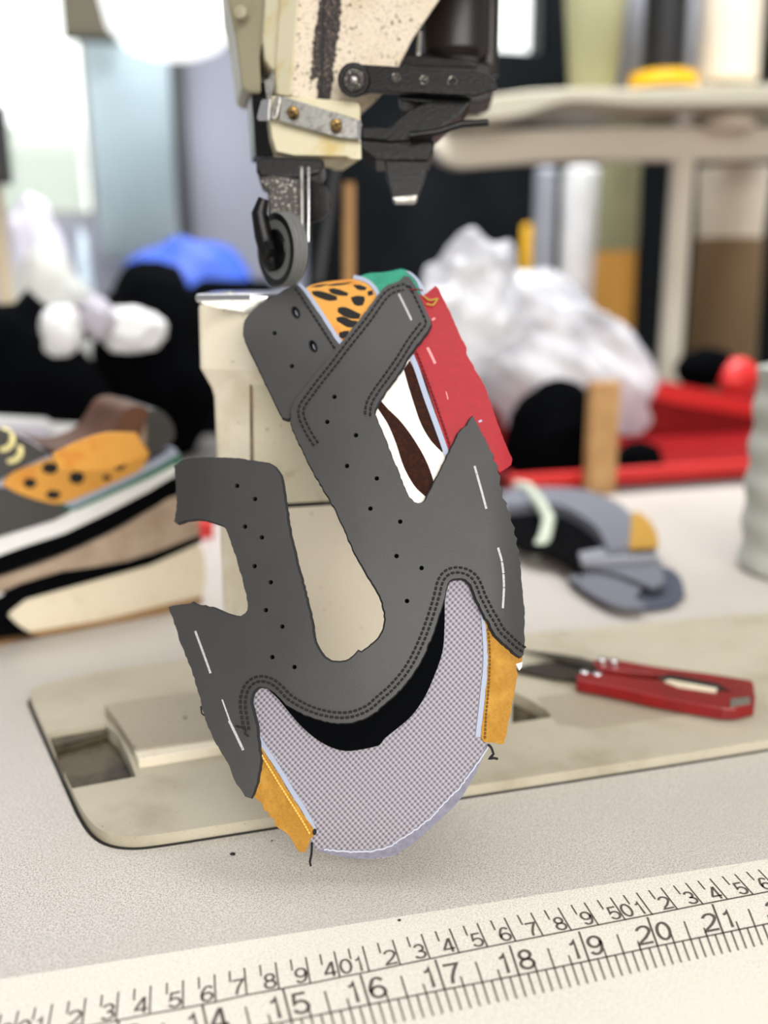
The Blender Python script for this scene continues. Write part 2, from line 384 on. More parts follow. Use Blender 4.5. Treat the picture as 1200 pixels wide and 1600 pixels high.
def weave(c_hi, c_lo, dirt):
    def fn(nt, N, L, b):
        tc = N.new('ShaderNodeTexCoord')
        mp = N.new('ShaderNodeMapping'); L.new(tc.outputs['Object'], mp.inputs[0]); mp.inputs['Scale'].default_value = (1, .45, 1)
        t = N.new('ShaderNodeTexNoise'); t.inputs['Scale'].default_value = 2600; t.inputs['Detail'].default_value = 1; L.new(mp.outputs[0], t.inputs['Vector'])
        mp2 = N.new('ShaderNodeMapping'); L.new(tc.outputs['Object'], mp2.inputs[0]); mp2.inputs['Scale'].default_value = (.5, 1, 1)
        t2 = N.new('ShaderNodeTexNoise'); t2.inputs['Scale'].default_value = 2300; t2.inputs['Detail'].default_value = 1; L.new(mp2.outputs[0], t2.inputs['Vector'])
        mx = nd(N, 'MINIMUM', t.outputs['Fac'], t2.outputs['Fac'], L)
        r = N.new('ShaderNodeValToRGB'); r.color_ramp.elements[0].position = .34; r.color_ramp.elements[1].position = .48
        r.color_ramp.elements[0].color = (*c_lo, 1); r.color_ramp.elements[1].color = (*c_hi, 1); L.new(mx, r.inputs[0])
        t3 = N.new('ShaderNodeTexNoise'); t3.inputs['Scale'].default_value = 12; t3.inputs['Detail'].default_value = 6; L.new(tc.outputs['Object'], t3.inputs['Vector'])
        mr = N.new('ShaderNodeMapRange'); mr.inputs[1].default_value = .45; mr.inputs[2].default_value = .75; mr.inputs[4].default_value = .6; L.new(t3.outputs['Fac'], mr.inputs[0])
        m2 = N.new('ShaderNodeMix'); m2.data_type = 'RGBA'; L.new(mr.outputs[0], m2.inputs[0]); L.new(r.outputs[0], m2.inputs[6]); m2.inputs[7].default_value = (*dirt, 1)
        L.new(m2.outputs[2], b.inputs['Base Color']); b.inputs['Roughness'].default_value = .45; b.inputs['Specular IOR Level'].default_value = .4
    return fn
M['table'] = patterned('woven_print_laminate', None, weave(srgb(213, 207, 200), srgb(158, 150, 141), srgb(190, 182, 172)))
M['tape'] = patterned('printed_tape', None, weave(srgb(236, 230, 219), srgb(208, 198, 185), srgb(232, 226, 214)))

# ------------------------------------------------------------------ the setting
def struct(o): o['kind'] = 'structure'; return o
struct(box('floor', (-120, -140, -77), (330, 262, -75), M['floor']))
WY = 250
wx0, wx1 = -120, 330
# back wall with a window opening, left part of the photo
a = Yp(-120, 340, WY); b_ = Yp(268, -160, WY)
def wallbox(n, lo, hi, m=None): return struct(box(n, lo, hi, m or M['wallback']))
V_, F_ = [], []
wz0, wz1, wxa, wxb = a.z, 150, a.x, b_.x
wall_parts = []
for lo, hi in (((wx0, WY, -75), (wxa, WY+10, 170)), ((wxb, WY, -75), (Yp(540, 300, WY).x, WY+10, 170)), ((wxa, WY, -75), (wxb, WY+10, wz0)), ((wxa, WY, wz1), (wxb, WY+10, 170))):
    vs = [Vector((x, y, z)) for z in (lo[2], hi[2]) for x, y in ((lo[0], lo[1]), (hi[0], lo[1]), (hi[0], hi[1]), (lo[0], hi[1]))]
    wall_parts.append((vs, [(0, 3, 2, 1), (4, 5, 6, 7), (0, 1, 5, 4), (1, 2, 6, 5), (2, 3, 7, 6), (3, 0, 4, 7)]))
V_, F_ = merge(wall_parts); struct(link('wall_back', V_, F_, M['wallback']))
def frame_window(name, x0, x1, z0, z1, Y, bars, m, t=2.0):
    parts = []
    def bb(lo, hi):
        vs = [Vector((x, y, z)) for z in (lo[2], hi[2]) for x, y in ((lo[0], lo[1]), (hi[0], lo[1]), (hi[0], hi[1]), (lo[0], hi[1]))]
        parts.append((vs, [(0, 3, 2, 1), (4, 5, 6, 7), (0, 1, 5, 4), (1, 2, 6, 5), (2, 3, 7, 6), (3, 0, 4, 7)]))
    bb((x0, Y, z0), (x0+t, Y+4, z1)); bb((x1-t, Y, z0), (x1, Y+4, z1)); bb((x0+t, Y, z0), (x1-t, Y+4, z0+t)); bb((x0+t, Y, z1-t), (x1-t, Y+4, z1))
    for bx in bars: bb((bx-t/2, Y, z0+t), (bx+t/2, Y+4, z1-t))
    v, f = merge(parts); o = struct(link(name, v, f, m))
    g = box('window_pane', (x0+t, Y+1.8, z0+t), (x1-t, Y+2.0, z1-t), M['glass'], o)
    return o
frame_window('window_1', wxa, wxb, wz0, wz1, WY+3, [Yp(137, 200, WY).x], M['greycloth'])
rb = box('window_post', (Yp(261, 100, WY-3).x, WY-6, wz0-10), (Yp(286, 100, WY-3).x, WY-.2, 150), M['framedark']); rb.name = 'trim_1'; struct(rb)
# dark partition on the right with a small bright window
PY = 175
p0 = Yp(486, 300, PY).x; w0, w1 = Yp(776, 0, PY), Yp(852, 84, PY)
parts = []
for lo, hi in (((p0, PY, -75), (w0.x, PY+8, 170)), ((w1.x, PY, -75), (wx1, PY+8, 170)), ((w0.x, PY, -75), (w1.x, PY+8, w1.z)), ((w0.x, PY, w1.z+60), (w1.x, PY+8, 170))):
    vs = [Vector((x, y, z)) for z in (lo[2], hi[2]) for x, y in ((lo[0], lo[1]), (hi[0], lo[1]), (hi[0], hi[1]), (lo[0], hi[1]))]
    parts.append((vs, [(0, 3, 2, 1), (4, 5, 6, 7), (0, 1, 5, 4), (1, 2, 6, 5), (2, 3, 7, 6), (3, 0, 4, 7)]))
v, f = merge(parts); struct(link('wall_right', v, f, M['wallright']))
frame_window('window_2', w0.x, w1.x, w1.z, w1.z+60, PY+3, [], M['framedark'], .8)
# pale building seen beyond window 1, to the lower half of the panes
pa = Yp(-140, 190, 420); pb = Yp(140, 400, 420)
struct(box('outside_building', (pa.x, 420, -75), (pb.x, 450, pa.z), M['greengrey']))

sk = box('sky_sheet', (-300, 700, -60), (600, 702, 330), mat('overcast_sky', (1, 1, 1), 1, emis=((.95, 1, .98), 1.9))); struct(sk)  # glowing sheet far beyond the windows, standing in for the bright sky
# ------------------------------------------------------------------ sewing table and printed measuring tape
tY = G(1200, 1578)[1]
tbl = thing('sewing_table', (50, 25, -75), 'pale sewing table top with woven print and a tape printed along its front edge', 'table')
stripL, stripR = G(0, 1530), G(1200, 1342)
def yline(x): return stripL.y+(stripR.y-stripL.y)*(x-stripL.x)/(stripR.x-stripL.x)
xl, xr = -15, 150
HOLE = None
table_out = [(xl, yline(xl)), (xr, yline(xr)), (xr, 59), (xl, 59)]
# plate outline on the table (world cm) : traced corners of the bed plate
plate_px = [(46, 1086), (50, 1077), (60, 1071), (110, 1058), (167, 1047), (292, 1031), (600, 1007), (880, 985), (1100, 965), (1500, 928), (1500, 1104), (1200, 1156), (900, 1203), (734, 1228), (433, 1275), (250, 1303), (205, 1307), (170, 1302), (146, 1288), (128, 1264), (112, 1232)]
def grow(poly, d):
    n = len(poly); out = []
    A = sum(poly[i][0]*poly[(i+1) % n][1]-poly[(i+1) % n][0]*poly[i][1] for i in range(n)); s = 1 if A > 0 else -1
    for i in range(n):
        a_ = Vector(poly[i])-Vector(poly[i-1]); b2 = Vector(poly[(i+1) % n])-Vector(poly[i]); t = (a_.normalized()+b2.normalized()).normalized()
        out.append((poly[i][0]+t.y*d*s, poly[i][1]-t.x*d*s))
    return out
plate_w = [(G(x, y, .5).x, G(x, y, .5).y) for x, y in plate_px]
def flat(z): return lambda x, y: Vector((x, y, z))
tt = panel('table_top', table_out, flat(0), M['table'], tbl, holes=[grow(smooth_poly(plate_w, True, .15), .15)], sm=False, ext=(0, 0, -3.5), smooth=False)
ft = [(xl, tY), (xr, tY-1.5), (xr, yline(xr)), (xl, yline(xl))]
panel('tape_strip', ft, flat(.0), M['tape'], tbl, sm=False, ext=(0, 0, -3.5), smooth=False)
for x, y in ((0, 2), (140, 2), (0, 54), (140, 54)): box('leg', (x-2.5, y-2.5, -75), (x+2.5, y+2.5, -3.4), M['blackmetal'], tbl)
panel('gap_shade', grow(smooth_poly(plate_w, True, .15), .14), flat(.03), M['gap_shade'], tbl, holes=[grow(smooth_poly(plate_w, True, .15), .02)], sm=False, ext=(0, 0, -1.2), smooth=False)  # dark strip painting the shaded gap between plate and table
panel('cutout_floor', grow(smooth_poly(plate_w, True, 2), .27), flat(-3.2), M['gap_shade'], tbl, sm=False, ext=(0, 0, -.3), smooth=False)

# scale marks
cm = {33: (181, 1595.5), 34: (233.6, 1585), 35: (286, 1576), 36: (337, 1566), 37: (385.5, 1555), 38: (436, 1546), 39: (485, 1537), 40: (531, 1527.5), 41: (577, 1518.5), 42: (625.5, 1508), 43: (672, 1498.5), 44: (717.5, 1489), 45: (762, 1480), 46: (806, 1471), 47: (848.7, 1462.7), 48: (892.7, 1454), 49: (935, 1445.5), 50: (977, 1437.3), 51: (1019, 1429), 52: (1058.6, 1421), 53: (1098.4, 1413), 54: (1137, 1405.5), 55: (1177, 1398)}
import_in = {15: ((442, 1545), (455, 1595)), 16: ((563, 1523), (577, 1570)), 17: ((680, 1500), (695, 1546.5)), 18: ((796, 1477.5), (811, 1524)), 19: ((904.5, 1456), (920.5, 1501.5)), 20: ((1011.5, 1433.5), (1027.5, 1478.5)), 21: ((1113, 1413), (1130, 1458))}
ZT = .012
def W2(p): q = G(p[0], p[1], 0); return Vector((q.x, q.y))
cmw = {k: W2(v) for k, v in cm.items()}
def cmpos(t):      # world point on the middle line at t centimetres of the printed scale
    k = max(33, min(54, int(math.floor(t)))); d = cmw[k+1]-cmw[k]
    if t < 33: d = (cmw[37]-cmw[33])/4; return cmw[33]+d*(t-33)
    if t > 55: d = (cmw[55]-cmw[51])/4; return cmw[55]+d*(t-55)
    return cmw[k]+d*(t-k)
inw = {k: (W2(v[0]), W2(v[1])) for k, v in import_in.items()}
def inpos(t):      # (upper, lower) points at t inches
    k = max(15, min(20, int(math.floor(t)))); 
    if t < 15: return tuple(inw[15][i]+(inw[17][i]-inw[15][i])/2*(t-15) for i in (0, 1))
    if t > 21: return tuple(inw[21][i]+(inw[21][i]-inw[19][i])/2*(t-21) for i in (0, 1))
    return tuple(inw[k][i]+(inw[k+1][i]-inw[k][i])*(t-k) for i in (0, 1))
MV, MF = [], []
def quad(a_, b2, w_):
    a_ = Vector(a_); b2 = Vector(b2); n_ = (b2-a_).normalized(); n_ = Vector((-n_.y, n_.x))*w_/2
    k = len(MV); MV.extend([Vector((q.x, q.y, ZT)) for q in (a_-n_, b2-n_, b2+n_, a_+n_)]); MF.append((k, k+1, k+2, k+3))
tick_dir = (inw[18][0]-inw[18][1]); inch_h = tick_dir.length; tick_dir = tick_dir.normalized()
CMT = W2((522, 1487))-W2((531, 1527.5)); cm_h = CMT.length
cmdir = CMT.normalized()
for k in range(29, 60):
    p = cmpos(k); quad(p, p+cmdir*cm_h, .06); ph = cmpos(k+.5); quad(ph+cmdir*cm_h*.58, ph+cmdir*cm_h, .06)
    quad(cmpos(k), cmpos(k+1.02), .065)
eighth = (W2((811, 1524))-W2((823, 1561))).length
i8 = 12*8
while i8 < 23*8:
    t = i8/8; u_, l_ = inpos(t); d_ = (u_-l_).normalized(); quad(l_, l_-d_*eighth*.92, .06)
    u2, l2 = inpos(t+.127); quad(l_, l2, .065)
    if i8 % 8 == 0: quad(l_, u_, .075)
    elif i8 % 4 == 0: quad(l_, l_+d_*inch_h*.66, .06)
    elif i8 % 2 == 0: quad(l_, l_+d_*inch_h*.3, .06)
    i8 += 1
def arc(cx, cy, rx, ry, a0, a1, n=12): return [(cx+rx*math.cos(math.radians(a0+(a1-a0)*k/n)), cy+ry*math.sin(math.radians(a0+(a1-a0)*k/n))) for k in range(n+1)]
GL = {'0': [arc(0, .5, .22, .45, 90, 450, 22)], '1': [[(-.14, .76), (-.03, .80), (.035, .94), (.035, 0)], ],
      '2': [arc(0, .70, .22, .25, 165, -28, 12)+[(.03, .34), (-.16, .17), (-.23, .05), (.25, .05)]],
      '3': [arc(-.01, .72, .19, .23, 160, -75, 12)+[(-.06, .51)], [(-.06, .51)]+arc(-.01, .27, .22, .23, 75, -165, 14)],
      '4': [[(.10, 0), (.10, .93), (.06, .93), (-.23, .30), (-.23, .25), (.24, .25)]],
      '5': [[(.21, .92), (-.13, .92), (-.18, .48)]+arc(.0, .31, .22, .27, 130, -160, 16)],
      '6': [arc(.03, .68, .18, .26, 25, 130, 8)+arc(.0, .42, .22, .38, 140, 200, 6)+[(-.20, .28)], arc(0, .29, .21, .25, 0, 360, 20)],
      '7': [[(-.22, .91), (.23, .91), (.06, .55), (-.04, .26), (-.07, 0)]],
      '8': [arc(0, .71, .18, .215, 0, 360, 18), arc(0, .265, .215, .235, 0, 360, 20)],
      '9': [arc(0, .67, .21, .27, 0, 360, 20), [(.21, .68)]+arc(-.0, .54, .22, .49, 5, -60, 8)+arc(-.03, .27, .17, .225, -60, -160, 7)]}
def put(ch, base, along, upd, h, wide=1.12):
    hw = .058
    for path in GL[ch]:
        n = len(path); cl_ = (Vector(path[0])-Vector(path[-1])).length < 1e-6; L_ = []; R2 = []
        for i, p in enumerate(path):
            a_ = Vector(path[i-1]) if i > 0 else (Vector(path[-2]) if cl_ else Vector(p))
            b2 = Vector(path[i+1]) if i < n-1 else (Vector(path[1]) if cl_ else Vector(p))
            t1 = (Vector(p)-a_); t2 = (b2-Vector(p)); t1 = t1.normalized() if t1.length > 1e-9 else t2.normalized(); t2 = t2.normalized() if t2.length > 1e-9 else t1
            n1 = Vector((-t1.y, t1.x)); n2 = Vector((-t2.y, t2.x)); m_ = (n1+n2); m_ = m_.normalized() if m_.length > .2 else n1
            k_ = hw/max(.5, m_.dot(n1)); L_.append(Vector(p)+m_*k_); R2.append(Vector(p)-m_*k_)
        b0 = len(MV)
        for q in L_+R2:
            z = base+along*(q.x*h*wide)+upd*(q.y*h); MV.append(Vector((z.x, z.y, ZT)))
        MF.extend([(b0+i, b0+i+1, b0+n+i+1, b0+n+i) for i in range(n-1)])
for k in range(29, 60):
    p = cmpos(k); al = (cmpos(k+.5)-cmpos(k-.5)).normalized(); h = cm_h*.56; d = k % 10
    if d == 0:
        put(str(k//10), p-al*.24+cmdir*cm_h*.08, al, cmdir, h); put('0', p+al*.27+cmdir*cm_h*.08, al, cmdir, h)
    else: put(str(d), p-al*.25+cmdir*cm_h*.08, al, cmdir, h)
for k in range(13, 23):
    u_, l_ = inpos(k); d_ = (u_-l_).normalized(); al = (inpos(k+.5)[1]-inpos(k-.5)[1]).normalized(); h = inch_h*.66
    s = str(k); put(s[0], l_-al*.34+d_*inch_h*.13, al, d_, h); put(s[1], l_+al*.40+d_*inch_h*.13, al, d_, h)
tape_marks = link('scale_markings', MV, MF, M['ink'], tbl)

# ------------------------------------------------------------------ the post-bed sewing machine
mac = thing('sewing_machine', (45, 20, .5), 'old cream post-bed sewing machine with roller foot, set into the pale table', 'sewing machine')
rec = c6((180, 400), (250, 385), (395, 360), (420, 385), (440, 402), (475, 470), (510, 560), (390, 583), (270, 605), (215, 490))
tri = [(800, 1080), (826, 1092), (871, 1119), (800, 1130)]
recw = [(G(x, y, .5).x, G(x, y, .5).y) for x, y in rec]; triw = [(G(x, y, .5).x, G(x, y, .5).y) for x, y in tri]
bedpl = panel('bed_plate', [tuple(p) for p in smooth_poly(plate_w, True, .15)], flat(.5), [M['plate']], mac, holes=[recw, triw], sm=False, ext=(0, 0, -2.0), bevel=.13, seg=3, smooth=False)
panel('recess_floor', recw, flat(-.25), M['recess'], mac, sm=False, ext=(0, 0, -.3), smooth=False)
panel('slot_floor', triw, flat(-.2), M['mottled_dark'], mac, sm=False, ext=(0, 0, -.3), smooth=False)
# ledge inside the recess
panel('recess_ledge', c6((182, 400), (395, 362), (402, 392), (205, 447)), SZ(.22), M['recess'], mac, sm=False, ext=(0, 0, -.4), smooth=False)
# slide block beside the post
zb = 1.05
blk = c6((393, 290), (560, 262), (745, 240), (1100, 190), (1150, 380), (830, 425), (505, 475), (500, 470))
blk = [(163, 1101), (233, 1089), (310, 1080), (470, 1060), (480, 1135), (346, 1152), (214, 1172), (208, 1165), (182, 1125)]
panel('slide_block', blk, SZ(zb), M['slab'], mac, sm=False, ext=(0, 0, -1.0), bevel=.07, seg=3, smooth=False)
rail = [(213, 1180), (346, 1158), (480, 1138), (483, 1150), (346, 1171), (216, 1192)]
panel('slide_rail', [(208, 1167), (346, 1145), (480, 1126), (484, 1143), (346, 1165), (216, 1186)], SZ(.95), M['cream'], mac, sm=False, ext=(0, 0, -.95), bevel=.07, seg=3, smooth=False)
# shallow slide plate at the right of the post
panel('slide_plate', c7((410, 1036), (530, 1053), (850, 1005), (1060, 960), (830, 920), (560, 905), (330, 935)), SZ(.505), M['slab'], mac, sm=False, ext=(0, 0, -.02), off=0, smooth=False)
# post: prism with a chamfered left corner
FY = 17.3
def post_loop(ycoord, z, x0, x1, x2, y0=FY, y1=FY+7.5, ch=2.2):
    X0, X1, X2 = Yp(x0, ycoord, y0+ch*.8).x, Yp(x1, ycoord, y0).x, Yp(x2, ycoord, y0).x
    return [Vector((X0, y0+ch*.8, z)), Vector((X1, y0, z)), Vector((X2, y0, z)), Vector((X2+.8, y0+1.2, z)), Vector((X2+.8, y1, z)), Vector((X0+1.5, y1, z)), Vector((X0+1.1, y1-.8, z))]
def zat(x, y, Y=FY): return Yp(x, y, Y).z
lp = []
xs_top = (309, 391, 560); xs_lo = (334, 394, 628)
for yy, xs in ((1090, xs_lo), (627, xs_lo), (612, (330, 393, 600)), (578, (312, 391, 570)), (474, xs_top)):
    z = .5 if yy == 1090 else zat(391, yy)
    ref = 700 if yy == 1090 else yy
    lp.append(post_loop(ref, z, *xs, y0=FY-(.35 if yy < 600 else 0)))
lofts('post', lp, M['cream'], mac, smooth=False, bevel=.22)
# separate greenish cover standing proud on the post front, with the dark seams
cov = [(398, 600), (560, 600), (626, 660), (628, 783), (460, 785), (398, 790)]
panel('post_cover', [(397, 601), (500, 597), (620, 640), (628, 779), (520, 783), (397, 790)], SY(FY-.12), M['covercream'], mac, sm=False, thick=.2, bevel=.05, smooth=False)
panel('post_lower_cover', [(397, 797), (520, 789.5), (628, 785), (628, 1045), (397, 1065)], SY(FY-.14), M['creamlit'], mac, sm=False, thick=.2, bevel=.05, smooth=False)
panel('cover_seam', [(394, 786), (628, 777), (628, 788), (394, 799)], SY(FY-.04), M['slot'], mac, sm=False, thick=.1, smooth=False)
panel('cover_seam', [(390.5, 600), (394, 600), (398.5, 1062), (395, 1062)], SY(FY-.06), M['rust'], mac, sm=False, thick=.1, smooth=False)
panel('post_gap', c8((335, 490), (395, 490), (470, 575), (400, 575), (345, 555)), SY(FY-.12), M['mottled_dark'], mac, sm=False, thick=.1, smooth=False)
rod('post_pin', Yp(330, 880, FY+3), Yp(320, 880, FY+3)+Vector((0, 0, .01)), .2, M['steel'], mac) if 0 else None
# needle plate on top of the post
tp = [(309, 470), (313, 464), (330, 461.5), (360, 461), (430, 461), (560, 462), (560, 490), (415, 494), (340, 482), (318, 474)]
zt = zat(350, 474)
tpw = [Vector((v_.x, v_.y)) for v_ in lp[-1]]
tpl = [(v_.x, v_.y) for v_ in lp[-1]]
o = panel('needle_plate', grow(tpl, .12), flat(zt+.38), M['chrome'], mac, sm=False, ext=(0, 0, -.40), bevel=.16, seg=4, smooth=True)
panel('plate_skirt', [(313, 471), (340, 469), (430, 468), (430, 494), (412, 493), (365, 485), (335, 480), (318, 475)], SY(FY-.5), M['steel'], mac, sm=False, thick=.1, smooth=False)
lathe('plate_screw', Vector((lp[-1][0].x+1.6, FY+3.2, zt+.36)), (0, 0, 1), [(0, .32), (.06, .32), (.08, .26)], M['steel'], mac, 20)

# machine head
def dplane(x1, d1, x2, d2): return lambda x, y: P(x, y, d1+(d2-d1)*(x-x1)/(x2-x1))
back = Vector((.06, 1, 0))
HF = dplane(470, 43.0, 690, 43.6)
head = panel('head_housing', [(464, -330), (900, -330), (900, -140), (700, -30), (687, 0), (646, 60), (628, 96), (612, 130), (590, 156), (553, 159), (478, 156), (452, 150)], HF, M['creamdirty'], mac, sm=False, ext=back*9, bevel=.15, seg=3, smooth=False)
seam = [(505, -40), (520, -42), (528, -10), (533, 0), (531, 40), (526, 80), (521, 110), (520, 140), (516, 155), (496, 156), (495, 120), (484, 132), (487, 100), (490, 60), (496, 30), (500, 0)]
jag = []
for i, p in enumerate(smooth_poly(seam, True, 3)): jag.append((p[0]+random.uniform(-2.2, 2.2), p[1]+random.uniform(-1, 1)))
M['greaseband'] = mat('caked_grease', srgb(26, 14, 13), .5, bump=(1500, 1), speck=((1300, srgb(150, 130, 110), .6), (2200, srgb(200, 186, 168), .68)))
panel('grease_band', jag, HF, M['greaseband'], mac, sm=False, off=.04, thick=.05, smooth=False)
panel('cover_joint', [(505, -60), (507, -60), (507, 60), (504, 155), (500, 155), (503, 60)], HF, M['slot'], mac, sm=False, off=.07, thick=.05, smooth=False)
# face cover on the left side of the head, in two ridges
FC = dplane(360, 45.2, 470, 42.9)
panel('face_cover', [(351, -330), (420, -330), (424, 70), (416, 60), (408, 72), (406, 90), (408, 146), (388, 144), (378, 137), (368, 60), (356, 0), (351, -60)], FC, M['creamgreen'], mac, sm=False, ext=back*5, bevel=.12, seg=3, smooth=False)
panel('face_ridge', [(416, -330), (440, -330), (440, 0), (433, 108), (424, 108), (414, 92), (410, 60), (414, 0)], FC, M['creamyellow'], mac, sm=False, ext=back*5, off=.35, bevel=.1, seg=3, smooth=False)
panel('face_ridge', [(438, -330), (467, -330), (466, 0), (455, 146), (452, 150), (432, 146), (430, 112), (438, 0)], FC, M['creamyellow'], mac, sm=False, ext=back*5, off=.55, bevel=.1, seg=3, smooth=False)
lathe('cover_dimple', P(375, 18, 43.9), (-.4, -1, 0), [(-.3, .32), (0, .28), (.02, .2)], M['creamgreen'], mac, 18)
panel('needle_bar_case', [(392, 128), (424, 128), (428, 246), (399, 243), (396, 192), (393, 160)], FC, M['blackmetal'], mac, sm=False, ext=back*3, off=-.3, bevel=.08, smooth=False)
# chin under the head
CH = dplane(420, 43.2, 565, 42.8)
panel('chin_cover', [(424, 150), (478, 152), (560, 160), (563, 168), (565, 249), (548, 248), (540, 244), (460, 243), (432, 237), (425, 215), (422, 190)], CH, M['creamyellow'], mac, sm=False, ext=back*5, off=.3, bevel=.25, seg=4, smooth=False)
# bracket with two screws
BR = dplane(420, 42.4, 565, 42.1)
br = panel('guard_bracket', c1((285, 360), (300, 362), (560, 442), (585, 452), (583, 470), (577, 522), (545, 520), (500, 516), (285, 456), (276, 450), (280, 400)), BR, M['steel'], mac, sm=False, thick=.14, bevel=.05, smooth=False)
panel('bracket_clip', c1((262, 362), (286, 358), (284, 380), (272, 440), (258, 446), (240, 440), (256, 380)), BR, M['steel'], br, sm=False, off=.12, thick=.3, bevel=.08, smooth=False)
panel('bracket_clip', c1((252, 262), (262, 290), (250, 372), (232, 372), (222, 300), (236, 296)), BR, M['steel'], br, sm=False, off=-.2, thick=.1, bevel=.03, smooth=False)
panel('bracket_clip', c1((214, 372), (246, 372), (244, 400), (240, 452), (200, 450), (196, 440)), BR, M['chrome'], br, sm=False, off=-.1, thick=.1, bevel=.03, smooth=False)
panel('bracket_clip', c1((572, 450), (588, 456), (584, 524), (572, 520)), BR, M['chrome'], br, sm=False, off=.05, thick=.4, bevel=.03, smooth=False)
def cross_screw(x, y, d, r, m, parent, name='screw'):
    c = P(x, y, d); ax = (CAM-c).normalized()
    s = lathe(name, c, ax, [(-.1, r), (.06, r), (.12, r*.8), (.14, r*.3)], m, parent, 20)
    for k in (0, 1):
        u, v = frame(ax); d1 = (u*math.cos(.5+k*math.pi/2)+v*math.sin(.5+k*math.pi/2)); d2 = ax.cross(d1)
        c0 = c+ax*.125; q = [c0+d1*r*.65+d2*r*.1, c0-d1*r*.65+d2*r*.1, c0-d1*r*.65-d2*r*.1, c0+d1*r*.65-d2*r*.1]
        lofts('screw_slot', [q, [z+ax*.03 for z in q]], M['slot'], s, smooth=False)
cross_screw(458, 175, 42.1, .26, M['brass'], br); cross_screw(525, 195, 41.9, .26, M['brass'], br)
# black lever bar
BL = dplane(540, 41.9, 780, 41.7)
lev = panel('guide_lever', c1((560, 238), (900, 258), (1020, 262), (1062, 272), (1092, 300), (1100, 332), (1062, 340), (1010, 356), (620, 340), (565, 352)), BL, M['blackmetal'], mac, sm=False, thick=.35, bevel=.06, smooth=False)
pv = P(553, 125, 41.6)
pax = (CAM-pv).normalized()
lathe('pivot_ring', pv, pax, [(-.6, .70), (0, .70), (.08, .64), (.08, .5), (-.05, .48)], M['blackmetal'], lev, 36)
lathe('pivot_screw', pv, pax, [(-.2, .46), (.10, .46), (.16, .36), (.16, .26), (.10, .22)], M['speckmetal'], lev, 28)
lathe('pivot_screw', pv, pax, [(0, .14), (.2, .14), (.22, .1)], M['steel'], lev, 16)
for x, y, r in ((619, 121, .2), (663, 125, .2), (707, 127, .22)):
    c = P(x, y, 41.75); lathe('lever_hole_rim', c, (CAM-c).normalized(), [(-.1, r), (.05, r), (.05, r*.7), (-.05, r*.6)], M['speckmetal'], lev, 20)
panel('upper_bar', c1((750, 206), (990, 228), (1025, 240), (1022, 254), (800, 248), (740, 236)), dplane(600, 43.2, 760, 43), M['blackmetal'], mac, sm=False, thick=.6, bevel=.08, smooth=False)
panel('diagonal_arm', c1((725, 345), (1003, 356), (996, 385), (960, 430), (905, 470), (850, 520), (700, 530), (585, 520), (583, 472), (690, 472), (760, 410), (822, 384), (730, 375)), dplane(560, 42.6, 760, 42.4), M['blackmetal'], mac, sm=False, thick=1.2, bevel=.1, smooth=False)
panel('arm_block', c1((583, 510), (850, 510), (862, 545), (840, 600), (640, 600), (583, 560)), dplane(560, 42.8, 760, 42.6), M['blackmetal'], mac, sm=False, thick=1.5, bevel=.1, smooth=False)
tube('guide_rod', [P(640, 212, 42.2), P(684, 206, 42.2), P(720, 194, 42.3), P(762, 191, 42.5)], .16, M['blackmetal'], mac, 10)
gd = panel('hanging_guide', c1((672, 590), (845, 590), (830, 660), (797, 748), (788, 755), (715, 755), (705, 745), (682, 660)), dplane(560, 42.9, 760, 42.9), M['blackmetal'], mac, sm=False, thick=.3, bevel=.05, smooth=False)
panel('guide_tip', c1((704, 736), (798, 728), (796, 748), (788, 757), (715, 757), (706, 750)), dplane(560, 42.9, 760, 42.9), M['steel'], gd, sm=False, off=.06, thick=.42, bevel=.05, smooth=False)
rod('tension_pin', P(656, 50, 44.5), P(654, 85, 44.5), .1, M['chrome'], mac)
c0 = P(712, 95, 50); lathe('motor_housing', c0, (0, 0, 1), [(0, 1.3), (.4, 1.75), (9, 1.75), (9.4, 1.5), (16, 1.5)], M['darkbrown'], mac, 36)
c0 = P(762, 120, 51); lathe('motor_post', c0, (0, 0, 1), [(0, .55), (16, .55)], M['darkbrown'], mac, 20)
panel('motor_bracket', [(628, 78), (770, 96), (772, 150), (750, 158), (660, 150), (628, 120)], lambda x, y: P(x, y, 49), M['darkbrown'], mac, sm=False, thick=2.0, bevel=.2, smooth=False)
# needle bar, presser bar, foot and roller
panel('foot_clamp', c1((192, 590), (230, 584), (440, 592), (452, 612), (430, 650), (350, 668), (300, 668), (205, 660), (192, 640)), dplane(400, 42.6, 510, 42.6), M['blackmetal'], mac, sm=False, thick=1.6, bevel=.15, seg=3, smooth=False)
ft_ = panel('roller_foot', c1((206, 660), (250, 655), (376, 668), (378, 700), (372, 800), (370, 850), (330, 860), (262, 830), (236, 812), (235, 720), (228, 700), (204, 690)), dplane(400, 42.4, 510, 42.4), M['speckmetal'], mac, sm=False, thick=1.0, bevel=.15, seg=3, smooth=False)
rod('presser_bar', P(471, 262, 42.3), P(472, 366, 42.2), .10, M['steel'], mac); rod('needle', P(482, 262, 42.5), P(482, 378, 42.4), .09, M['chrome'], mac, r2=.06)
lathe('thread_disc', P(487, 316, 43.2), (-.5, -1, .1), [(0, .9), (.2, .9), (.25, .6)], M['blackmetal'], mac, 28)
rr = Vector((RT.x, RT.y, 0)).normalized(); vv = Vector((FW.x, FW.y, 0)).normalized()
wax = (-rr*.80-vv*.60).normalized()
wc = P(441, 391, 41.6)+Vector((0, 0, .02))
R_ = 1.52
wh = lathe('roller_wheel', wc, wax, [(-.36, 1.2), (-.36, R_), (.36, R_), (.36, 1.25), (.25, 1.2), (.25, .9), (.42, .85), (.45, .2)], M['blackmetal'], mac, 60)
V_, F_ = [], []
u, v = frame(wax)
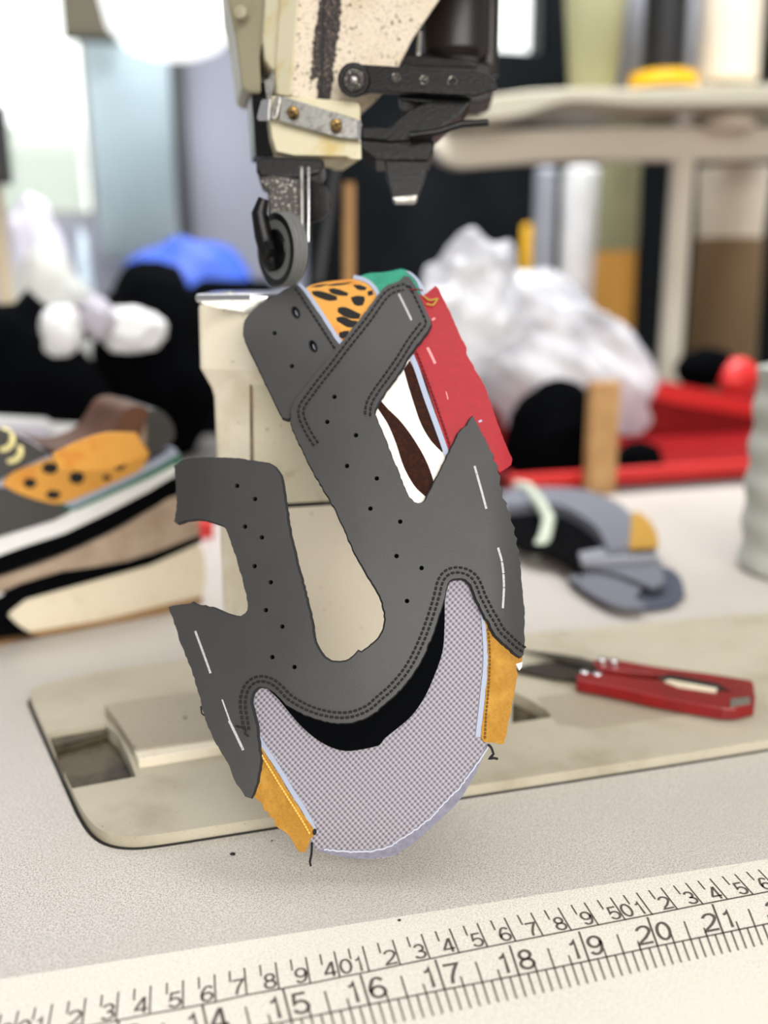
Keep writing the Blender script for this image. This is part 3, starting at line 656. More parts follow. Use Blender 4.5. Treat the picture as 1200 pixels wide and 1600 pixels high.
for k in range(90):
    for s, (t0, t1) in enumerate(((-.33, -.1), (-.1, .12), (.12, .34))):
        a0 = 2*math.pi*(k+.5*(s % 2))/90; q = [wc+wax*t+(u*math.cos(a)+v*math.sin(a))*rr_ for t, a, rr_ in ((t0+.02, a0, R_-.01), (t0+.02, a0+.05, R_-.01), (t1-.02, a0+.05, R_-.01), (t1-.02, a0, R_-.01))]
        q2 = [wc+wax*t+(u*math.cos(a)+v*math.sin(a))*(R_+.05) for t, a in ((t0+.04, a0+.01), (t0+.04, a0+.04), (t1-.04, a0+.04), (t1-.04, a0+.01))]
        b0 = len(V_); V_ += q+q2; F_ += [(b0+4, b0+5, b0+6, b0+7)]+[(b0+i, b0+(i+1) % 4, b0+4+(i+1) % 4, b0+4+i) for i in range(4)]
link('knurled_rim', V_, F_, M['knurl'], wh)
lathe('rim_band', wc, wax, [(-.35, R_-.06), (-.35, R_+.012), (.35, R_+.012), (.35, R_-.06)], M['knurl'], wh, 60)
# bracket arm in front of the wheel
aw = wc+wax*.5
arm_ = [aw+Vector((0, 0, 2.1))-rr*.3, aw+Vector((0, 0, 1.5))-rr*.5, aw+Vector((0, 0, .6))-rr*.35, aw+Vector((0, 0, -.5))-rr*.1, aw+Vector((0, 0, -.9))]
tube('wheel_arm', arm_, [.22, .34, .4, .38, .2], M['blackmetal'], mac, 12)
lathe('axle_nut', aw+wax*.2+Vector((0, 0, 0)), wax, [(-.1, .45), (.18, .45), (.25, .36), (.25, .2)], M['blackmetal'], mac, 6)
# arm and column of the machine, running on to the right above and beyond the view
box('machine_arm', (46, FY+1, 39.5), (110, FY+10, 52), M['cream'], mac, bevel=1.2)
box('machine_column', (98, FY+1, .5), (110, FY+10, 40), M['cream'], mac, bevel=1.0)

# ------------------------------------------------------------------ the shoe upper hanging on the post
def SU(x, y):
    a = 1/35.0; b2 = (1/39.7-1/35.0)/(440-1340)
    d = 1/(a+b2*(y-1340)); u = (x-575)/300
    d += .9*u*u
    if x < 575: d += 1.4*((575-x)/300)**1.6*max(0, min(1, (1250-y)/300))
    s_ = (y-440)/900; d -= 6.0*s_*(1-s_)
    if y < 600: d += .18*((600-y)/60)**2
    if x < 335 and y < 880: d += 1.1*((335-x)/60)**2
    if x > 760: d += .35*((x-760)/50)**2
    if y > 1280: d += .2*((y-1280)/60)**2
    return P(x, y, d)
up = thing('shoe_upper', P(600, 1340, 35.0), 'unfinished grey sneaker upper with leopard, zebra, red and mustard patches, draped over the machine post', 'shoe upper')
main_px = (c8((590, 860), (578, 800), (590, 720), (640, 650), (720, 550), (800, 450), (880, 350), (1000, 200), (1120, 40)) + c2((630, 95), (650, 75), (672, 78), (685, 95), (750, 240), (745, 270), (700, 330), (665, 375), (655, 400), (610, 465), (570, 520), (548, 560), (540, 590), (560, 640), (600, 740), (630, 815), (662, 890), (685, 922), (703, 930), (722, 926), (740, 900), (775, 830), (810, 760), (860, 660), (885, 635), (910, 600), (945, 670), (970, 720), (1000, 790), (1018, 880), (1045, 960), (1062, 1020), (1075, 1080)) + c5((670, 20), (690, 200), (702, 330), (702, 450), (700, 550), (690, 566), (670, 560), (650, 540), (600, 495), (560, 455), (530, 400), (510, 370), (485, 320), (460, 270), (445, 225), (425, 190), (390, 170), (345, 170), (318, 200), (300, 270), (270, 370), (230, 480), (180, 590), (130, 670), (60, 750), (0, 800)) + c4((1020, 350), (930, 385), (830, 385), (720, 355), (620, 300), (570, 250), (530, 222), (490, 220), (465, 245), (455, 300), (478, 400), (490, 500), (498, 580), (480, 680), (455, 740), (430, 730), (400, 690), (370, 640), (355, 590), (320, 530), (285, 470), (250, 390), (228, 320), (212, 250), (170, 120), (120, 0)) + c3((110, 920), (68, 805), (120, 797), (165, 792), (178, 783), (192, 796), (270, 810), (350, 840), (400, 850), (430, 838), (441, 800), (430, 730), (400, 620), (372, 530), (345, 450), (325, 422), (280, 405), (200, 393), (140, 400), (108, 415), (97, 402), (108, 330), (105, 240), (100, 175), (94, 145), (110, 138), (150, 115), (250, 105), (370, 108), (450, 118), (530, 130), (565, 148), (582, 170), (600, 210), (612, 290), (635, 450), (670, 600), (710, 750), (740, 880), (755, 970), (790, 1030), (840, 1065), (900, 1060), (942, 1035), (958, 1012), (975, 1018), (1010, 995), (1058, 950), (1085, 890), (1085, 830), (1060, 750), (1000, 650), (930, 520), (870, 380), (820, 290), (750, 170), (690, 50)))
perf = c2((390, 528), (363, 622), (471, 672), (437, 787), (549, 834), (525, 947), (637, 996), (623, 1125), (717, 1170)) + c5((115, 285)) + c3((391, 237), (475, 299), (428, 428), (507, 479), (473, 614), (549, 689), (526, 820), (603, 897), (556, 1040), (660, 1087))
def chalk(a_, b2, w_=3.4):
    a_ = Vector(a_); b2 = Vector(b2); n_ = (b2-a_).normalized(); n_ = Vector((-n_.y, n_.x))*w_/2
    return [tuple(a_-n_), tuple((a_+b2)/2-n_*1.1), tuple(b2-n_), tuple(b2+n_), tuple((a_+b2)/2+n_*.9), tuple(a_+n_)]
marks = [chalk((305, 986), (329, 1052)), chalk((347, 1093), (362, 1135), 2.4), chalk((358, 1126), (380, 1172), 4), chalk((741.5, 728), (760, 795)), chalk((623, 459), (643, 500), 3)]
m5 = c5((570, 18), (590, 90), (597, 150), (600, 220), (594, 325))
for i in range(4): marks.append(chalk(m5[i], (m5[i+1][0], m5[i+1][1]-1.2), 3.4))
main_s = smooth_poly(main_px, True, 5)
main = panel('grey_leather_panel', [(x+random.uniform(-.8, .8)+(1.6*math.sin(y*.33) if x > 755 and 700 < y < 890 else 0), y+random.uniform(-.8, .8)) for x, y in main_s], SU, [M['leather'], M['edge'], M['chalk']], up, sm=False, grid=13,
             holes=[circle(x, y, 3.7, 9) for x, y in perf], inlays=[(m_, 2) for m_ in marks], off=.30, thick=.15, rim=1, flare=.06)
main['label'] = 'large grey leather panel with two rows of punched holes'
lin = panel('backing', [((x-575)*.985+575+1, y) for x, y in []] or c3((300, 820), (300, 820)), SU, M['black'], up) if 0 else None
# small dark backing discs close the punched holes like the lining behind them
def strip(a_, b2, w_): 
    return chalk(a_, b2, w_)
for i, pts in enumerate(([(362, 748), (380, 745), (405, 770), (420, 838), (434, 905), (454, 975), (474, 1040), (462, 1056), (415, 1038), (400, 960), (385, 890), (372, 825), (358, 765)],
                         [(508, 608), (532, 606), (572, 672), (606, 742), (642, 810), (674, 885), (648, 955), (622, 945), (604, 870), (564, 800), (528, 732), (498, 660)])):
    panel('lining', pts, SU, M['black'], up, grid=14, off=.13, thick=.05)
# flap at the upper left
flap = panel('heel_flap', c8((610, 12), (560, 38), (470, 88), (400, 130), (345, 180), (312, 222), (300, 270), (308, 325), (330, 378), (370, 460), (430, 590), (530, 795), (560, 802), (620, 770), (800, 560), (940, 430), (870, 372), (840, 340), (780, 240), (715, 145), (640, 40)), SU,
             [M['leather'], M['edge']], up, grid=12, step=5, jit=.4, off=.10, thick=.16, rim=1, flare=.07,
             holes=[circle(429, 520.5, 3.6, 9), circle(456, 572, 3.6, 9)] + [circle(x, y, 6.5, 14, 10.5, 1.15) for x, y in c8((608, 180), (710, 378))])
panel('lining', c8((440, 90), (590, 60), (780, 360), (700, 520), (560, 560), (400, 300)), SU, M['black'], up, grid=14, off=-.10, thick=.05)
for x, y in c8((608, 180), (710, 378)):
    ring = [SU(x+6*math.cos(a_)*math.cos(1.15)*1.55-4.8*math.sin(a_)*math.sin(1.15), y+6*math.cos(a_)*math.sin(1.15)*1.55+4.8*math.sin(a_)*math.cos(1.15)) for a_ in [2*math.pi*k/18 for k in range(19)]]
    tube('eyelet_stitch', [p+(CAM-p).normalized()*.11 for p in ring], .028, M['thread'], up, 6)
    panel('eyelet_inner', circle(x+1, y+1, 1.4, 10, 5, 1.15), SU, M['hem'], up, sm=False, off=0, thick=.06)
# piping between flap and leopard
def band(name, pts, w_, m, off, thick=.1, parent=up):
    q = smooth_poly(pts, False, 5); L_ = []; R2 = []
    for i, p in enumerate(q):
        a_ = Vector(q[max(0, i-1)]); b2 = Vector(q[min(len(q)-1, i+1)]); t = (b2-a_).normalized(); n_ = Vector((-t.y, t.x))*w_/2
        L_.append((p[0]+n_.x, p[1]+n_.y)); R2.append((p[0]-n_.x, p[1]-n_.y))
    return panel(name, L_+R2[::-1], SU, m, parent, sm=False, off=off, thick=thick, grid=12)
band('piping', c8((625, 15), (665, 55), (715, 125), (775, 215), (830, 300), (880, 368)), 7, M['piping'], .06)
leo_sp = [c8((712, 62), (740, 58), (780, 66), (835, 85), (837, 103), (800, 108), (760, 97), (722, 80)), c8((808, 48), (830, 42), (860, 48), (905, 66), (900, 80), (860, 78), (820, 66)), c8((950, 22), (985, 22), (1018, 35), (1010, 48), (975, 46)), c8((938, 96), (970, 88), (1004, 92), (1006, 110), (996, 134), (975, 138), (955, 132), (942, 112)),
          c8((866, 158), (900, 155), (940, 172), (976, 190), (968, 212), (930, 212), (890, 198), (864, 178)), c8((856, 215), (890, 210), (930, 228), (958, 232), (950, 262), (910, 262), (880, 245), (858, 232)), c8((868, 300), (895, 292), (915, 292), (908, 318), (885, 332), (866, 322)), c8((790, 22), (840, 12), (890, 8), (930, 2), (905, 14), (850, 22)), c8((700, 30), (740, 20), (790, 14), (750, 30)), c8((1030, 60), (1055, 52), (1060, 75), (1035, 82))]
panel('leopard_patch', c8((660, 45), (700, 20), (790, 0), (900, -12), (960, -14), (1010, 0), (1050, 30), (1085, 70), (1120, 80), (960, 330), (900, 400), (850, 350), (760, 200), (690, 80)), SU, [M['leo'], M['leospot']], up, inlays=[([(sum(a[0] for a in s)/len(s)+(x-sum(a[0] for a in s)/len(s))*1.22, sum(a[1] for a in s)/len(s)+(y-sum(a[1] for a in s)/len(s))*1.22) for x, y in s], 1) for s in leo_sp], grid=12, off=.0, thick=.1)
band('piping', c2((462, 78), (490, 84), (520, 98), (545, 125), (555, 150)), 6, M['piping'], .06)
panel('teal_patch', c2((478, 78), (520, 64), (560, 62), (605, 56), (640, 48), (670, 58), (695, 80), (715, 110), (722, 140), (700, 190), (640, 160), (560, 170), (552, 145), (540, 110), (515, 90)), SU, M['teal'], up, grid=12, off=.0, thick=.1)
panel('piping', c2((655, 56), (672, 58), (700, 80), (724, 120), (726, 150), (716, 145), (700, 100), (680, 74)), SU, M['piping'], up, off=.08, thick=.06)
# zebra patch and edges
z1 = c2((672, 392), (650, 425), (665, 480), (690, 560), (715, 630), (750, 690), (795, 738), (796, 715), (770, 655), (745, 590), (722, 520), (698, 440))
z2 = c2((545, 545), (552, 570), (590, 630), (620, 700), (650, 790), (690, 862), (732, 903), (750, 892), (762, 850), (735, 770), (690, 690), (640, 622), (590, 572), (560, 538))
z3 = c2((536, 590), (560, 640), (600, 740), (640, 850), (665, 905), (640, 900), (590, 760), (530, 640))
panel('zebra_patch', c2((672, 375), (640, 410), (540, 520), (515, 590), (560, 700), (640, 880), (670, 935), (720, 945), (760, 910), (830, 780), (800, 700), (740, 530), (690, 390)), SU, [M['zebra'], M['zstripe'], M['zpink']], up, inlays=[(z1, 1), (z2, 1)], grid=12, off=.0, thick=.1)
band('piping', c2((678, 372), (700, 425), (735, 530), (768, 620), (795, 695), (812, 745)), 8.5, M['piping'], .05)
red = panel('red_tab', c2((640, 200), (700, 150), (735, 140), (768, 112), (782, 125), (800, 165), (822, 205), (850, 270), (868, 310), (886, 345), (884, 365), (905, 400), (925, 440), (955, 490), (975, 550), (1000, 620), (1030, 700), (1056, 762), (1052, 782), (1030, 800), (1010, 812), (985, 780), (860, 700), (822, 732), (805, 690), (775, 600), (740, 490), (700, 390), (684, 362), (650, 300)),
            SU, [M['red'], M['piping'], M['crease']], up, grid=13, jit=.5, off=.05, thick=.14, rim=None, inlays=[(chalk((668, 543), (680, 568), 4), 2), (chalk((697, 612), (700, 624), 1.5), 2), (chalk((675, 500), (680, 497), 3), 2), (chalk((748, 659), (753, 657), 3.4), 1)])
# vamp: black crescent and grey mesh
bl_px = c5((310, 230), (304, 290), (303, 400), (292, 540), (243, 680), (192, 785), (122, 875), (0, 975)) + c4((1060, 492), (980, 512), (900, 520), (830, 502), (760, 462), (690, 402), (630, 332), (580, 272), (540, 235), (600, 230), (720, 300), (830, 330), (930, 330), (1040, 290)) + c5((60, 690), (160, 560), (230, 400), (270, 280))
panel('black_padding', bl_px, SU, [M['black'], M['edge']], up, grid=12, off=.13, thick=.12)
mesh_out = c5((330, 150), (430, 160), (470, 260), (520, 400), (540, 600), (530, 800), (500, 960), (522, 1000), (500, 1055), (480, 1100), (452, 1160), (420, 1215), (370, 1290), (300, 1360), (220, 1430), (150, 1495), (60, 1552)) + c4((1150, 1008), (1080, 1022), (1000, 1027), (900, 1020), (800, 998), (762, 985), (735, 930), (640, 770), (540, 600), (470, 500), (440, 300), (455, 200), (540, 190), (720, 330), (930, 340)) + c5((60, 640), (200, 420), (260, 200))
hem = c5((522, 1000), (480, 1100), (420, 1215), (370, 1290), (300, 1360), (220, 1430), (150, 1495), (60, 1552)) + c4((1150, 1008), (1000, 1027), (900, 1020), (800, 998), (762, 985), (800, 978), (900, 985), (1000, 985), (1080, 970), (1140, 945)) + c5((60, 1480), (130, 1440), (230, 1365), (300, 1290), (370, 1220), (430, 1130), (490, 1050), (505, 1005))
panel('mesh_vamp', mesh_out, SU, [M['knit'], M['hem']], up, grid=12, off=.02, thick=.12, inlays=[(hem, 1)], corner=60)
ht = smooth_poly(c5((520, 1010), (480, 1078), (430, 1145), (370, 1225), (300, 1296), (230, 1372), (130, 1448), (60, 1488)) + c4((1140, 950), (1080, 975), (1000, 992), (900, 992), (800, 982)), False, 4)
tube('hem_thread', [(lambda p: p+(CAM-p).normalized()*.05)(SU(x+random.uniform(-1, 1), y+random.uniform(-1, 1))) for x, y in ht], .035, M['hemthread'], up, 6)
# mustard suede corners with their pale edges
band('piping', c4((492, 455), (530, 520), (590, 610), (650, 710), (710, 805), (752, 885)), 7, M['piping'], .07)
panel('suede_corner', c4((470, 480), (497, 492), (530, 550), (590, 640), (650, 740), (710, 830), (752, 895), (752, 925), (735, 935), (728, 965), (708, 996), (682, 994), (660, 960), (640, 925), (610, 895), (575, 870), (560, 835), (545, 828), (535, 805), (515, 800), (508, 765), (490, 750), (470, 725), (470, 640), (480, 560)), SU, [M['suede'], M['suedeedge']], up, grid=12, jit=.9, off=.10, thick=.14, rim=1)
band('piping', c5((478, 290), (496, 350), (505, 450), (510, 540), (508, 620), (500, 700), (490, 790), (480, 880), (470, 965)), 8, M['piping'], .07)
panel('suede_corner', c5((498, 340), (512, 420), (518, 500), (520, 600), (510, 740), (500, 830), (492, 900), (484, 965), (500, 990), (530, 994), (600, 1002), (612, 950), (622, 890), (640, 810), (652, 730), (668, 650), (660, 615), (690, 590), (694, 560), (650, 500), (580, 400), (520, 310)), SU, [M['suede'], M['suedeedge']], up, grid=12, jit=.9, off=.10, thick=.14, rim=1)
panel('white_tag', c5((660, 600), (692, 590), (690, 615), (678, 632)), SU, M['white'], up, sm=False, off=.12, thick=.05)
# stitches
def stitches(name, pts, offpx, m, pitch=8.2, dash=5.4, r=.045, off=.32, wid=1.0, parent=up):
    q = smooth_poly(pts, False, 2); L_ = []
    for i, p in enumerate(q):
        a_ = Vector(q[max(0, i-3)]); b2 = Vector(q[min(len(q)-1, i+3)]); t = (b2-a_).normalized(); L_.append(Vector(p)+Vector((-t.y, t.x))*offpx)
    V2, F2 = [], []; acc = 0; nxt = 2
    def at(s):
        d = 0
        for i in range(len(L_)-1):
            l = (L_[i+1]-L_[i]).length
            if d+l >= s: return L_[i]+(L_[i+1]-L_[i])*((s-d)/max(l, 1e-6)), (L_[i+1]-L_[i]).normalized()
            d += l
        return None, None
    tot = sum((L_[i+1]-L_[i]).length for i in range(len(L_)-1)); s = pitch*.5
    while s < tot-dash/2:
        a_, t1 = at(s-dash/2+.01); b2, t2 = at(min(tot-.1, s+dash/2)); s += pitch
        if a_ is None or b2 is None: continue
        P0 = SU(*a_); P1 = SU(*b2); mid = (P0+P1)/2
        c = [x+(CAM-x).normalized()*off for x in (P0, P0*.65+P1*.35, P0*.35+P1*.65, P1)]
        rg = tube_pts([c[0], c[0]*.92+c[3]*.08+(CAM-mid).normalized()*r*.3, c[0]*.08+c[3]*.92+(CAM-mid).normalized()*r*.3, c[3]], [r*.35, r, r, r*.35], 6)
        b0 = len(V2); V2 += [v_ for g_ in rg for v_ in g_]
        for i in range(3):
            for j in range(6): k = (j+1) % 6; F2.append((b0+i*6+j, b0+i*6+k, b0+(i+1)*6+k, b0+(i+1)*6+j))
        F2 += [tuple(b0+j for j in range(6)), tuple(b0+18+j for j in range(6))]
    return link(name, V2, F2, m, parent, smooth=True)
def grooved(pts, o1, o2, **k):
    stitches('stitching', pts, o1, M['thread'], **k); stitches('stitching', pts, o2, M['thread'], **k)
strapL = c8((700, 985), (640, 900), (590, 800), (600, 710), (640, 650), (720, 550), (800, 450), (880, 350), (1000, 200), (1120, 40)) + c2((630, 95), (650, 78), (668, 88))
stitches('stitching', [(489, 699), (478, 682), (467, 660), (463, 645), (466, 630)]+c8((650, 672), (725, 570), (805, 470), (890, 358), (1010, 208), (1130, 48))+[(632, 440), (641, 447)], 3, M['thread'])
stitches('stitching', [(489, 699), (478, 682), (467, 660), (463, 645), (466, 630)]+c8((650, 672), (725, 570), (805, 470), (890, 358), (1010, 208), (1130, 48))+[(632, 440), (641, 447)], 11, M['thread'])
sr = c2((680, 105), (742, 240), (738, 265), (692, 325), (648, 395), (603, 460), (563, 515), (538, 560), (534, 600))
stitches('stitching', sr, 4, M['thread']); stitches('stitching', sr[2:], 12, M['thread'])
vb = c5((685, 560), (650, 536), (600, 490), (560, 450), (530, 395), (510, 365), (485, 315), (460, 265), (445, 222), (425, 187), (390, 167), (345, 167), (316, 197), (298, 267), (268, 367), (228, 477), (178, 587), (128, 667), (58, 747), (0, 797)) + c4((1020, 348), (930, 382), (830, 382), (720, 352), (620, 297), (570, 247), (530, 219), (490, 217), (462, 243), (451, 300), (466, 400), (470, 430))
stitches('stitching', vb, 7, M['thread']); stitches('stitching', vb, 15, M['thread'])
stitches('stitching', c8((618, 20), (650, 60), (705, 145), (775, 250), (838, 350), (862, 385)), 6, M['thread'], off=.13)
stitches('stitching', c2((686, 362), (702, 400), (740, 500), (775, 600), (805, 690), (818, 730)), -5, M['redthread'], off=.08, pitch=7)
stitches('stitching', c5((520, 420), (528, 500), (530, 600), (522, 740), (512, 850), (505, 985)), 0, mat('ochre_thread', srgb(120, 80, 20), .8), off=.13, pitch=6, dash=4, r=.035)
stitches('stitching', c4((505, 520), (590, 660), (700, 835), (740, 905)), 3, mat('ochre_thread_pale', srgb(232, 184, 84), .8), off=.13, pitch=5, dash=4.4, r=.04)
def loose(pts, m, r=.03, off=.36):
    q = smooth_poly(pts, False, 3); tube('loose_thread', [(lambda p: p+(CAM-p).normalized()*off)(SU(x, y)) for x, y in q], r, m, up, 6)
loose(c4((385, 402), (400, 408), (425, 408), (432, 425), (428, 440), (445, 452)), M['thread'])
loose(c4((222, 310), (226, 345), (240, 355)), M['thread'], off=.2)
loose(c4((742, 950), (740, 1000), (733, 1040), (737, 1058)), M['thread'], .045, .12)
panel('thread_knot', circle(*c4((754, 903))[0], 4, 10, 3), SU, M['thread'], up, sm=False, off=.16, thick=.1)
loose(c5((522, 1004), (536, 1018), (548, 1050), (525, 1075), (545, 1070), (568, 1074)), M['thread'], .05, .1)
loose(c2((672, 128), (700, 124), (722, 130)), M['redthread'], .03)
loose(c2((725, 150), (745, 165), (778, 160), (760, 185), (735, 180)), M['yarn'], .035, .15)

# ------------------------------------------------------------------ thread snips lying on the bed plate
SN = thing('thread_snips', G(1000, 1080, .55), 'red-handled thread snips lying closed on the machine bed', 'snips')
s1 = c7((540, 796), (600, 788), (780, 818), (1000, 848), (1140, 870), (1148, 885), (1150, 925), (1120, 935), (1060, 912), (1020, 892), (820, 868), (780, 848), (560, 822))
s2 = c7((480, 845), (560, 842), (700, 862), (820, 872), (1010, 905), (1060, 915), (1140, 900), (1153, 925), (1150, 958), (1080, 975), (1030, 974), (800, 935), (600, 892), (482, 870))
panel('handle', s1, SZ(1.0), M['redplastic'], SN, ext=(0, 0, -.4), bevel=.08, smooth=False, step=12)
panel('handle', s2, SZ(1.25), M['redplastic'], SN, ext=(0, 0, -.65), bevel=.1, smooth=False, step=12)
panel('blade', c7((265, 755), (400, 770), (500, 785), (560, 805), (555, 830), (500, 815)), SZ(.9), M['blade'], SN, sm=False, ext=(0, 0, -.12), smooth=False)
panel('blade', c7((240, 830), (300, 812), (500, 790), (540, 810), (500, 868), (400, 862)), SZ(.75), M['blade'], SN, sm=False, ext=(0, 0, -.15), smooth=False)
panel('handle_slot', c7((780, 862), (830, 848), (1010, 882), (1050, 905), (1010, 912), (850, 885)), SZ(1.27), M['slot'], SN, sm=False, ext=(0, 0, -.05), smooth=False)
panel('spring', c7((810, 874), (830, 868), (1010, 900), (1005, 915), (860, 893)), SZ(1.32), M['solewhite'], SN, sm=False, ext=(0, 0, -.1), smooth=False)
panel('spring', c7((1060, 940), (1130, 932), (1135, 955), (1060, 968)), SZ(1.32), M['steel'], SN, sm=False, ext=(0, 0, -.1), smooth=False)
for x, y in c7((515, 843), (563, 850), (580, 795), (625, 800)):
    lathe('rivet', G(x, y, 1.2), (0, 0, 1), [(-.3, .26), (.08, .26), (.13, .16)], M['chrome'], SN, 16)

# specks of lint and thread crumbs on the table and bed
def crumb(x, y, z, s, label):
    V2 = []; c = G(x, y, z); random.seed(int(x))
    bm = bmesh.new(); bmesh.ops.create_icosphere(bm, subdivisions=2, radius=s)
    vs = [Vector((v.co.x*random.uniform(.6, 1.3), v.co.y*random.uniform(.5, 1.2), max(v.co.z, -s*.3)*.5+s*.15)) + c for v in bm.verts]; fs = [tuple(v.index for v in f.verts) for f in bm.faces]; bm.free()
    tag(link('lint_speck', vs, fs, M['slot']), label, 'lint')
crumb(364, 1335, 0, .11, 'tuft of black lint on the table below the mustard suede corner')
crumb(425, 1314, 0, .05, 'tiny black speck on the table nearest the front edge of the bed')
crumb(624, 1438, 0, .06, 'small black speck on the table just above the printed tape')
crumb(289, 1122, zb, .09, 'dark speck on top of the cream slide block')
random.seed(11)

# ------------------------------------------------------------------ bundle of cut pieces tied with a band
def crescent(cx, cy, r0, r1, a0, a1, n=14, sq=.62, rot=0):
    out = []
    for k in range(n+1): a_ = a0+(a1-a0)*k/n; out.append((cx+r1*math.cos(a_), cy+r1*sq*math.sin(a_)))
    for k in range(n, -1, -1): a_ = a0+(a1-a0)*k/n; out.append((cx+r0*math.cos(a_), cy+r0*sq*math.sin(a_)))
    return out
grp = 'cut upper pieces bundled on the table'
def piece(pts, z, m, label, tip=None, th=.25, dz=0.0):
    o = thing('cut_piece', G(sum(p[0] for p in pts)/len(pts), sum(p[1] for p in pts)/len(pts), z), label, 'cut shoe piece', None)
    o['group'] = grp
    panel('body', pts, SZ(z+dz), m, o, ext=(0, 0, -th), grid=25, step=12)
    if tip: panel('suede_tip', tip, SZ(z+dz+.06), M['mustard'], o, ext=(0, 0, -.2), step=12)
    return o
low = c7((300, 150), (420, 140), (560, 170), (640, 215), (700, 260), (700, 330), (780, 385), (800, 420), (860, 470), (890, 540), (860, 580), (720, 600), (620, 585), (560, 560), (480, 520), (450, 480), (520, 450), (400, 400), (250, 340), (200, 250))
piece(c7((480, 470), (620, 450), (800, 440), (870, 480), (888, 545), (850, 580), (720, 598), (600, 580), (500, 530), (450, 495)), .45, M['bluegrey2'], 'slate blue cut piece at the bottom of the tied bundle')
piece(c7((450, 480), (560, 455), (740, 500), (700, 560), (740, 590), (640, 590), (540, 545)), .9, M['bluegrey'], 'pale blue-grey cut piece fanned out at the front of the bundle')
piece(c7((500, 435), (640, 400), (800, 420), (812, 500), (770, 520), (640, 470)), 1.3, M['bluegrey'], 'blue-grey cut piece fanned out to the right in the bundle')
piece(c7((205, 240), (380, 225), (470, 250), (560, 320), (600, 380), (520, 400), (500, 460), (400, 400), (300, 385), (215, 340)), 1.5, M['black'], 'black cut piece inside the curve of the bundle')
piece(c7((490, 390), (620, 370), (780, 375), (785, 405), (640, 415), (500, 420)), 1.9, M['greythread'], 'grey folded cut piece lying across the bundle', None, .5)
piece(c7((205, 160), (300, 148), (460, 150), (560, 170), (640, 205), (690, 250), (685, 370), (600, 378), (560, 300), (470, 235), (380, 205), (205, 215)), 2.4, M['bluegrey'], 'top grey crescent piece of the bundle with a mustard tip', c7((690, 245), (710, 235), (750, 265), (785, 320), (790, 365), (680, 372)), .9)
bd = [G(x, y, z) for x, y, z in ((*c7((262, 140))[0], 2.0), (*c7((300, 150))[0], 2.55), (*c7((345, 205))[0], 2.6), (*c7((378, 265))[0], 2.5), (*c7((365, 330))[0], 1.9), (*c7((335, 385))[0], 1.0), (*c7((325, 398))[0], .2))]
V2 = tube_pts(bd, .5, 10)
tag(lofts('elastic_band', V2, M['band']), 'pale green elastic band tied round the bundle of cut pieces', 'elastic band')

# ------------------------------------------------------------------ finished sneaker on the left
sh = thing('sneaker', G(100, 995), 'finished low sneaker with leopard side, green rand and thick cream sole, left of machine', 'sneaker')
shE = Vector((.15, 1, 0))*8.5
def SH(Y): 
    A0 = G(0, 1010); B0 = G(265, 957); dirn = (B0-A0); dirn.z = 0; nrm = Vector((dirn.y, -dirn.x, 0)).normalized()
    def f(x, y):
        r = ray(x, y); t = ((A0+Vector((0, 0, 0))-nrm*Y)-CAM).dot(nrm)/r.dot(nrm); return CAM+r*t
    return f
A0 = G(0, 1010); B0 = G(265, 957); dn = (B0-A0); dn.z = 0; shE = Vector((-dn.y, dn.x, 0)).normalized()*8.5
panel('gum_outsole', cs((-250, 1270), (0, 1222), (200, 1180), (600, 1110), (800, 1070), (930, 1040), (955, 1000), (780, 1040), (500, 1110), (200, 1160), (-250, 1230)), SH(0), M['gum'], sh, ext=shE, sm=False, smooth=False)
panel('black_bumper', cs((-250, 1080), (0, 1000), (100, 940), (300, 880), (600, 830), (900, 720), (935, 705), (945, 740), (700, 850), (300, 960), (120, 1010), (30, 1080), (40, 1130), (180, 1185), (-250, 1250)), SH(0), M['black'], sh, ext=shE, sm=False, smooth=False)
panel('cream_sidewall', cs((40, 1090), (60, 1040), (140, 985), (300, 925), (500, 880), (700, 835), (930, 745), (960, 800), (965, 920), (940, 1030), (780, 1075), (500, 1125), (200, 1180), (110, 1150)), SH(.25), M['solewhite'], sh, ext=shE, bevel=.3, smooth=False)
panel('tan_midsole', cs((-250, 1000), (0, 910), (200, 845), (400, 760), (600, 660), (790, 535), (840, 520), (935, 640), (945, 720), (700, 815), (450, 870), (300, 880), (100, 940), (0, 985), (-250, 1070)), SH(0), M['tan'], sh, ext=shE, bevel=.2, smooth=False, sm=False)
panel('white_flash', cs((370, 825), (560, 725), (700, 660), (820, 610), (830, 655), (700, 730), (560, 790), (420, 842)), SH(.12), M['white'], sh, thick=.3, smooth=False, sm=False)
panel('cream_toe_dot', cs((-40, 960), (20, 985), (30, 1000), (0, 1015), (-40, 1020)), SH(.12), M['white'], sh, thick=.3, sm=False, smooth=False)
panel('black_stripe', cs((-250, 900), (0, 815), (200, 750), (400, 665), (600, 560), (780, 460), (830, 440), (850, 480), (835, 520), (700, 590), (500, 700), (300, 790), (0, 895), (-250, 990)), SH(.1), M['black'], sh, ext=shE, smooth=False, sm=False)
panel('white_foxing', cs((-250, 810), (0, 712), (250, 640), (340, 590), (500, 520), (650, 460), (810, 365), (835, 400), (815, 430), (700, 500), (500, 605), (300, 700), (100, 765), (0, 802), (-250, 890)), SH(.15), M['white'], sh, ext=shE, smooth=False, sm=False)
panel('green_rand', cs((255, 560), (330, 575), (450, 525), (600, 455), (750, 380), (845, 330), (850, 355), (830, 372), (700, 440), (500, 530), (360, 590), (300, 600)), SH(0), M['green'], sh, ext=shE*.9, smooth=False, sm=False)
panel('white_piping', cs((260, 550), (400, 515), (560, 440), (700, 370), (820, 300), (840, 328), (740, 388), (600, 460), (450, 530), (340, 580)), SH(-.1), M['piping'], sh, ext=shE*.86, smooth=False, sm=False)
M['leo2'] = M['leo']
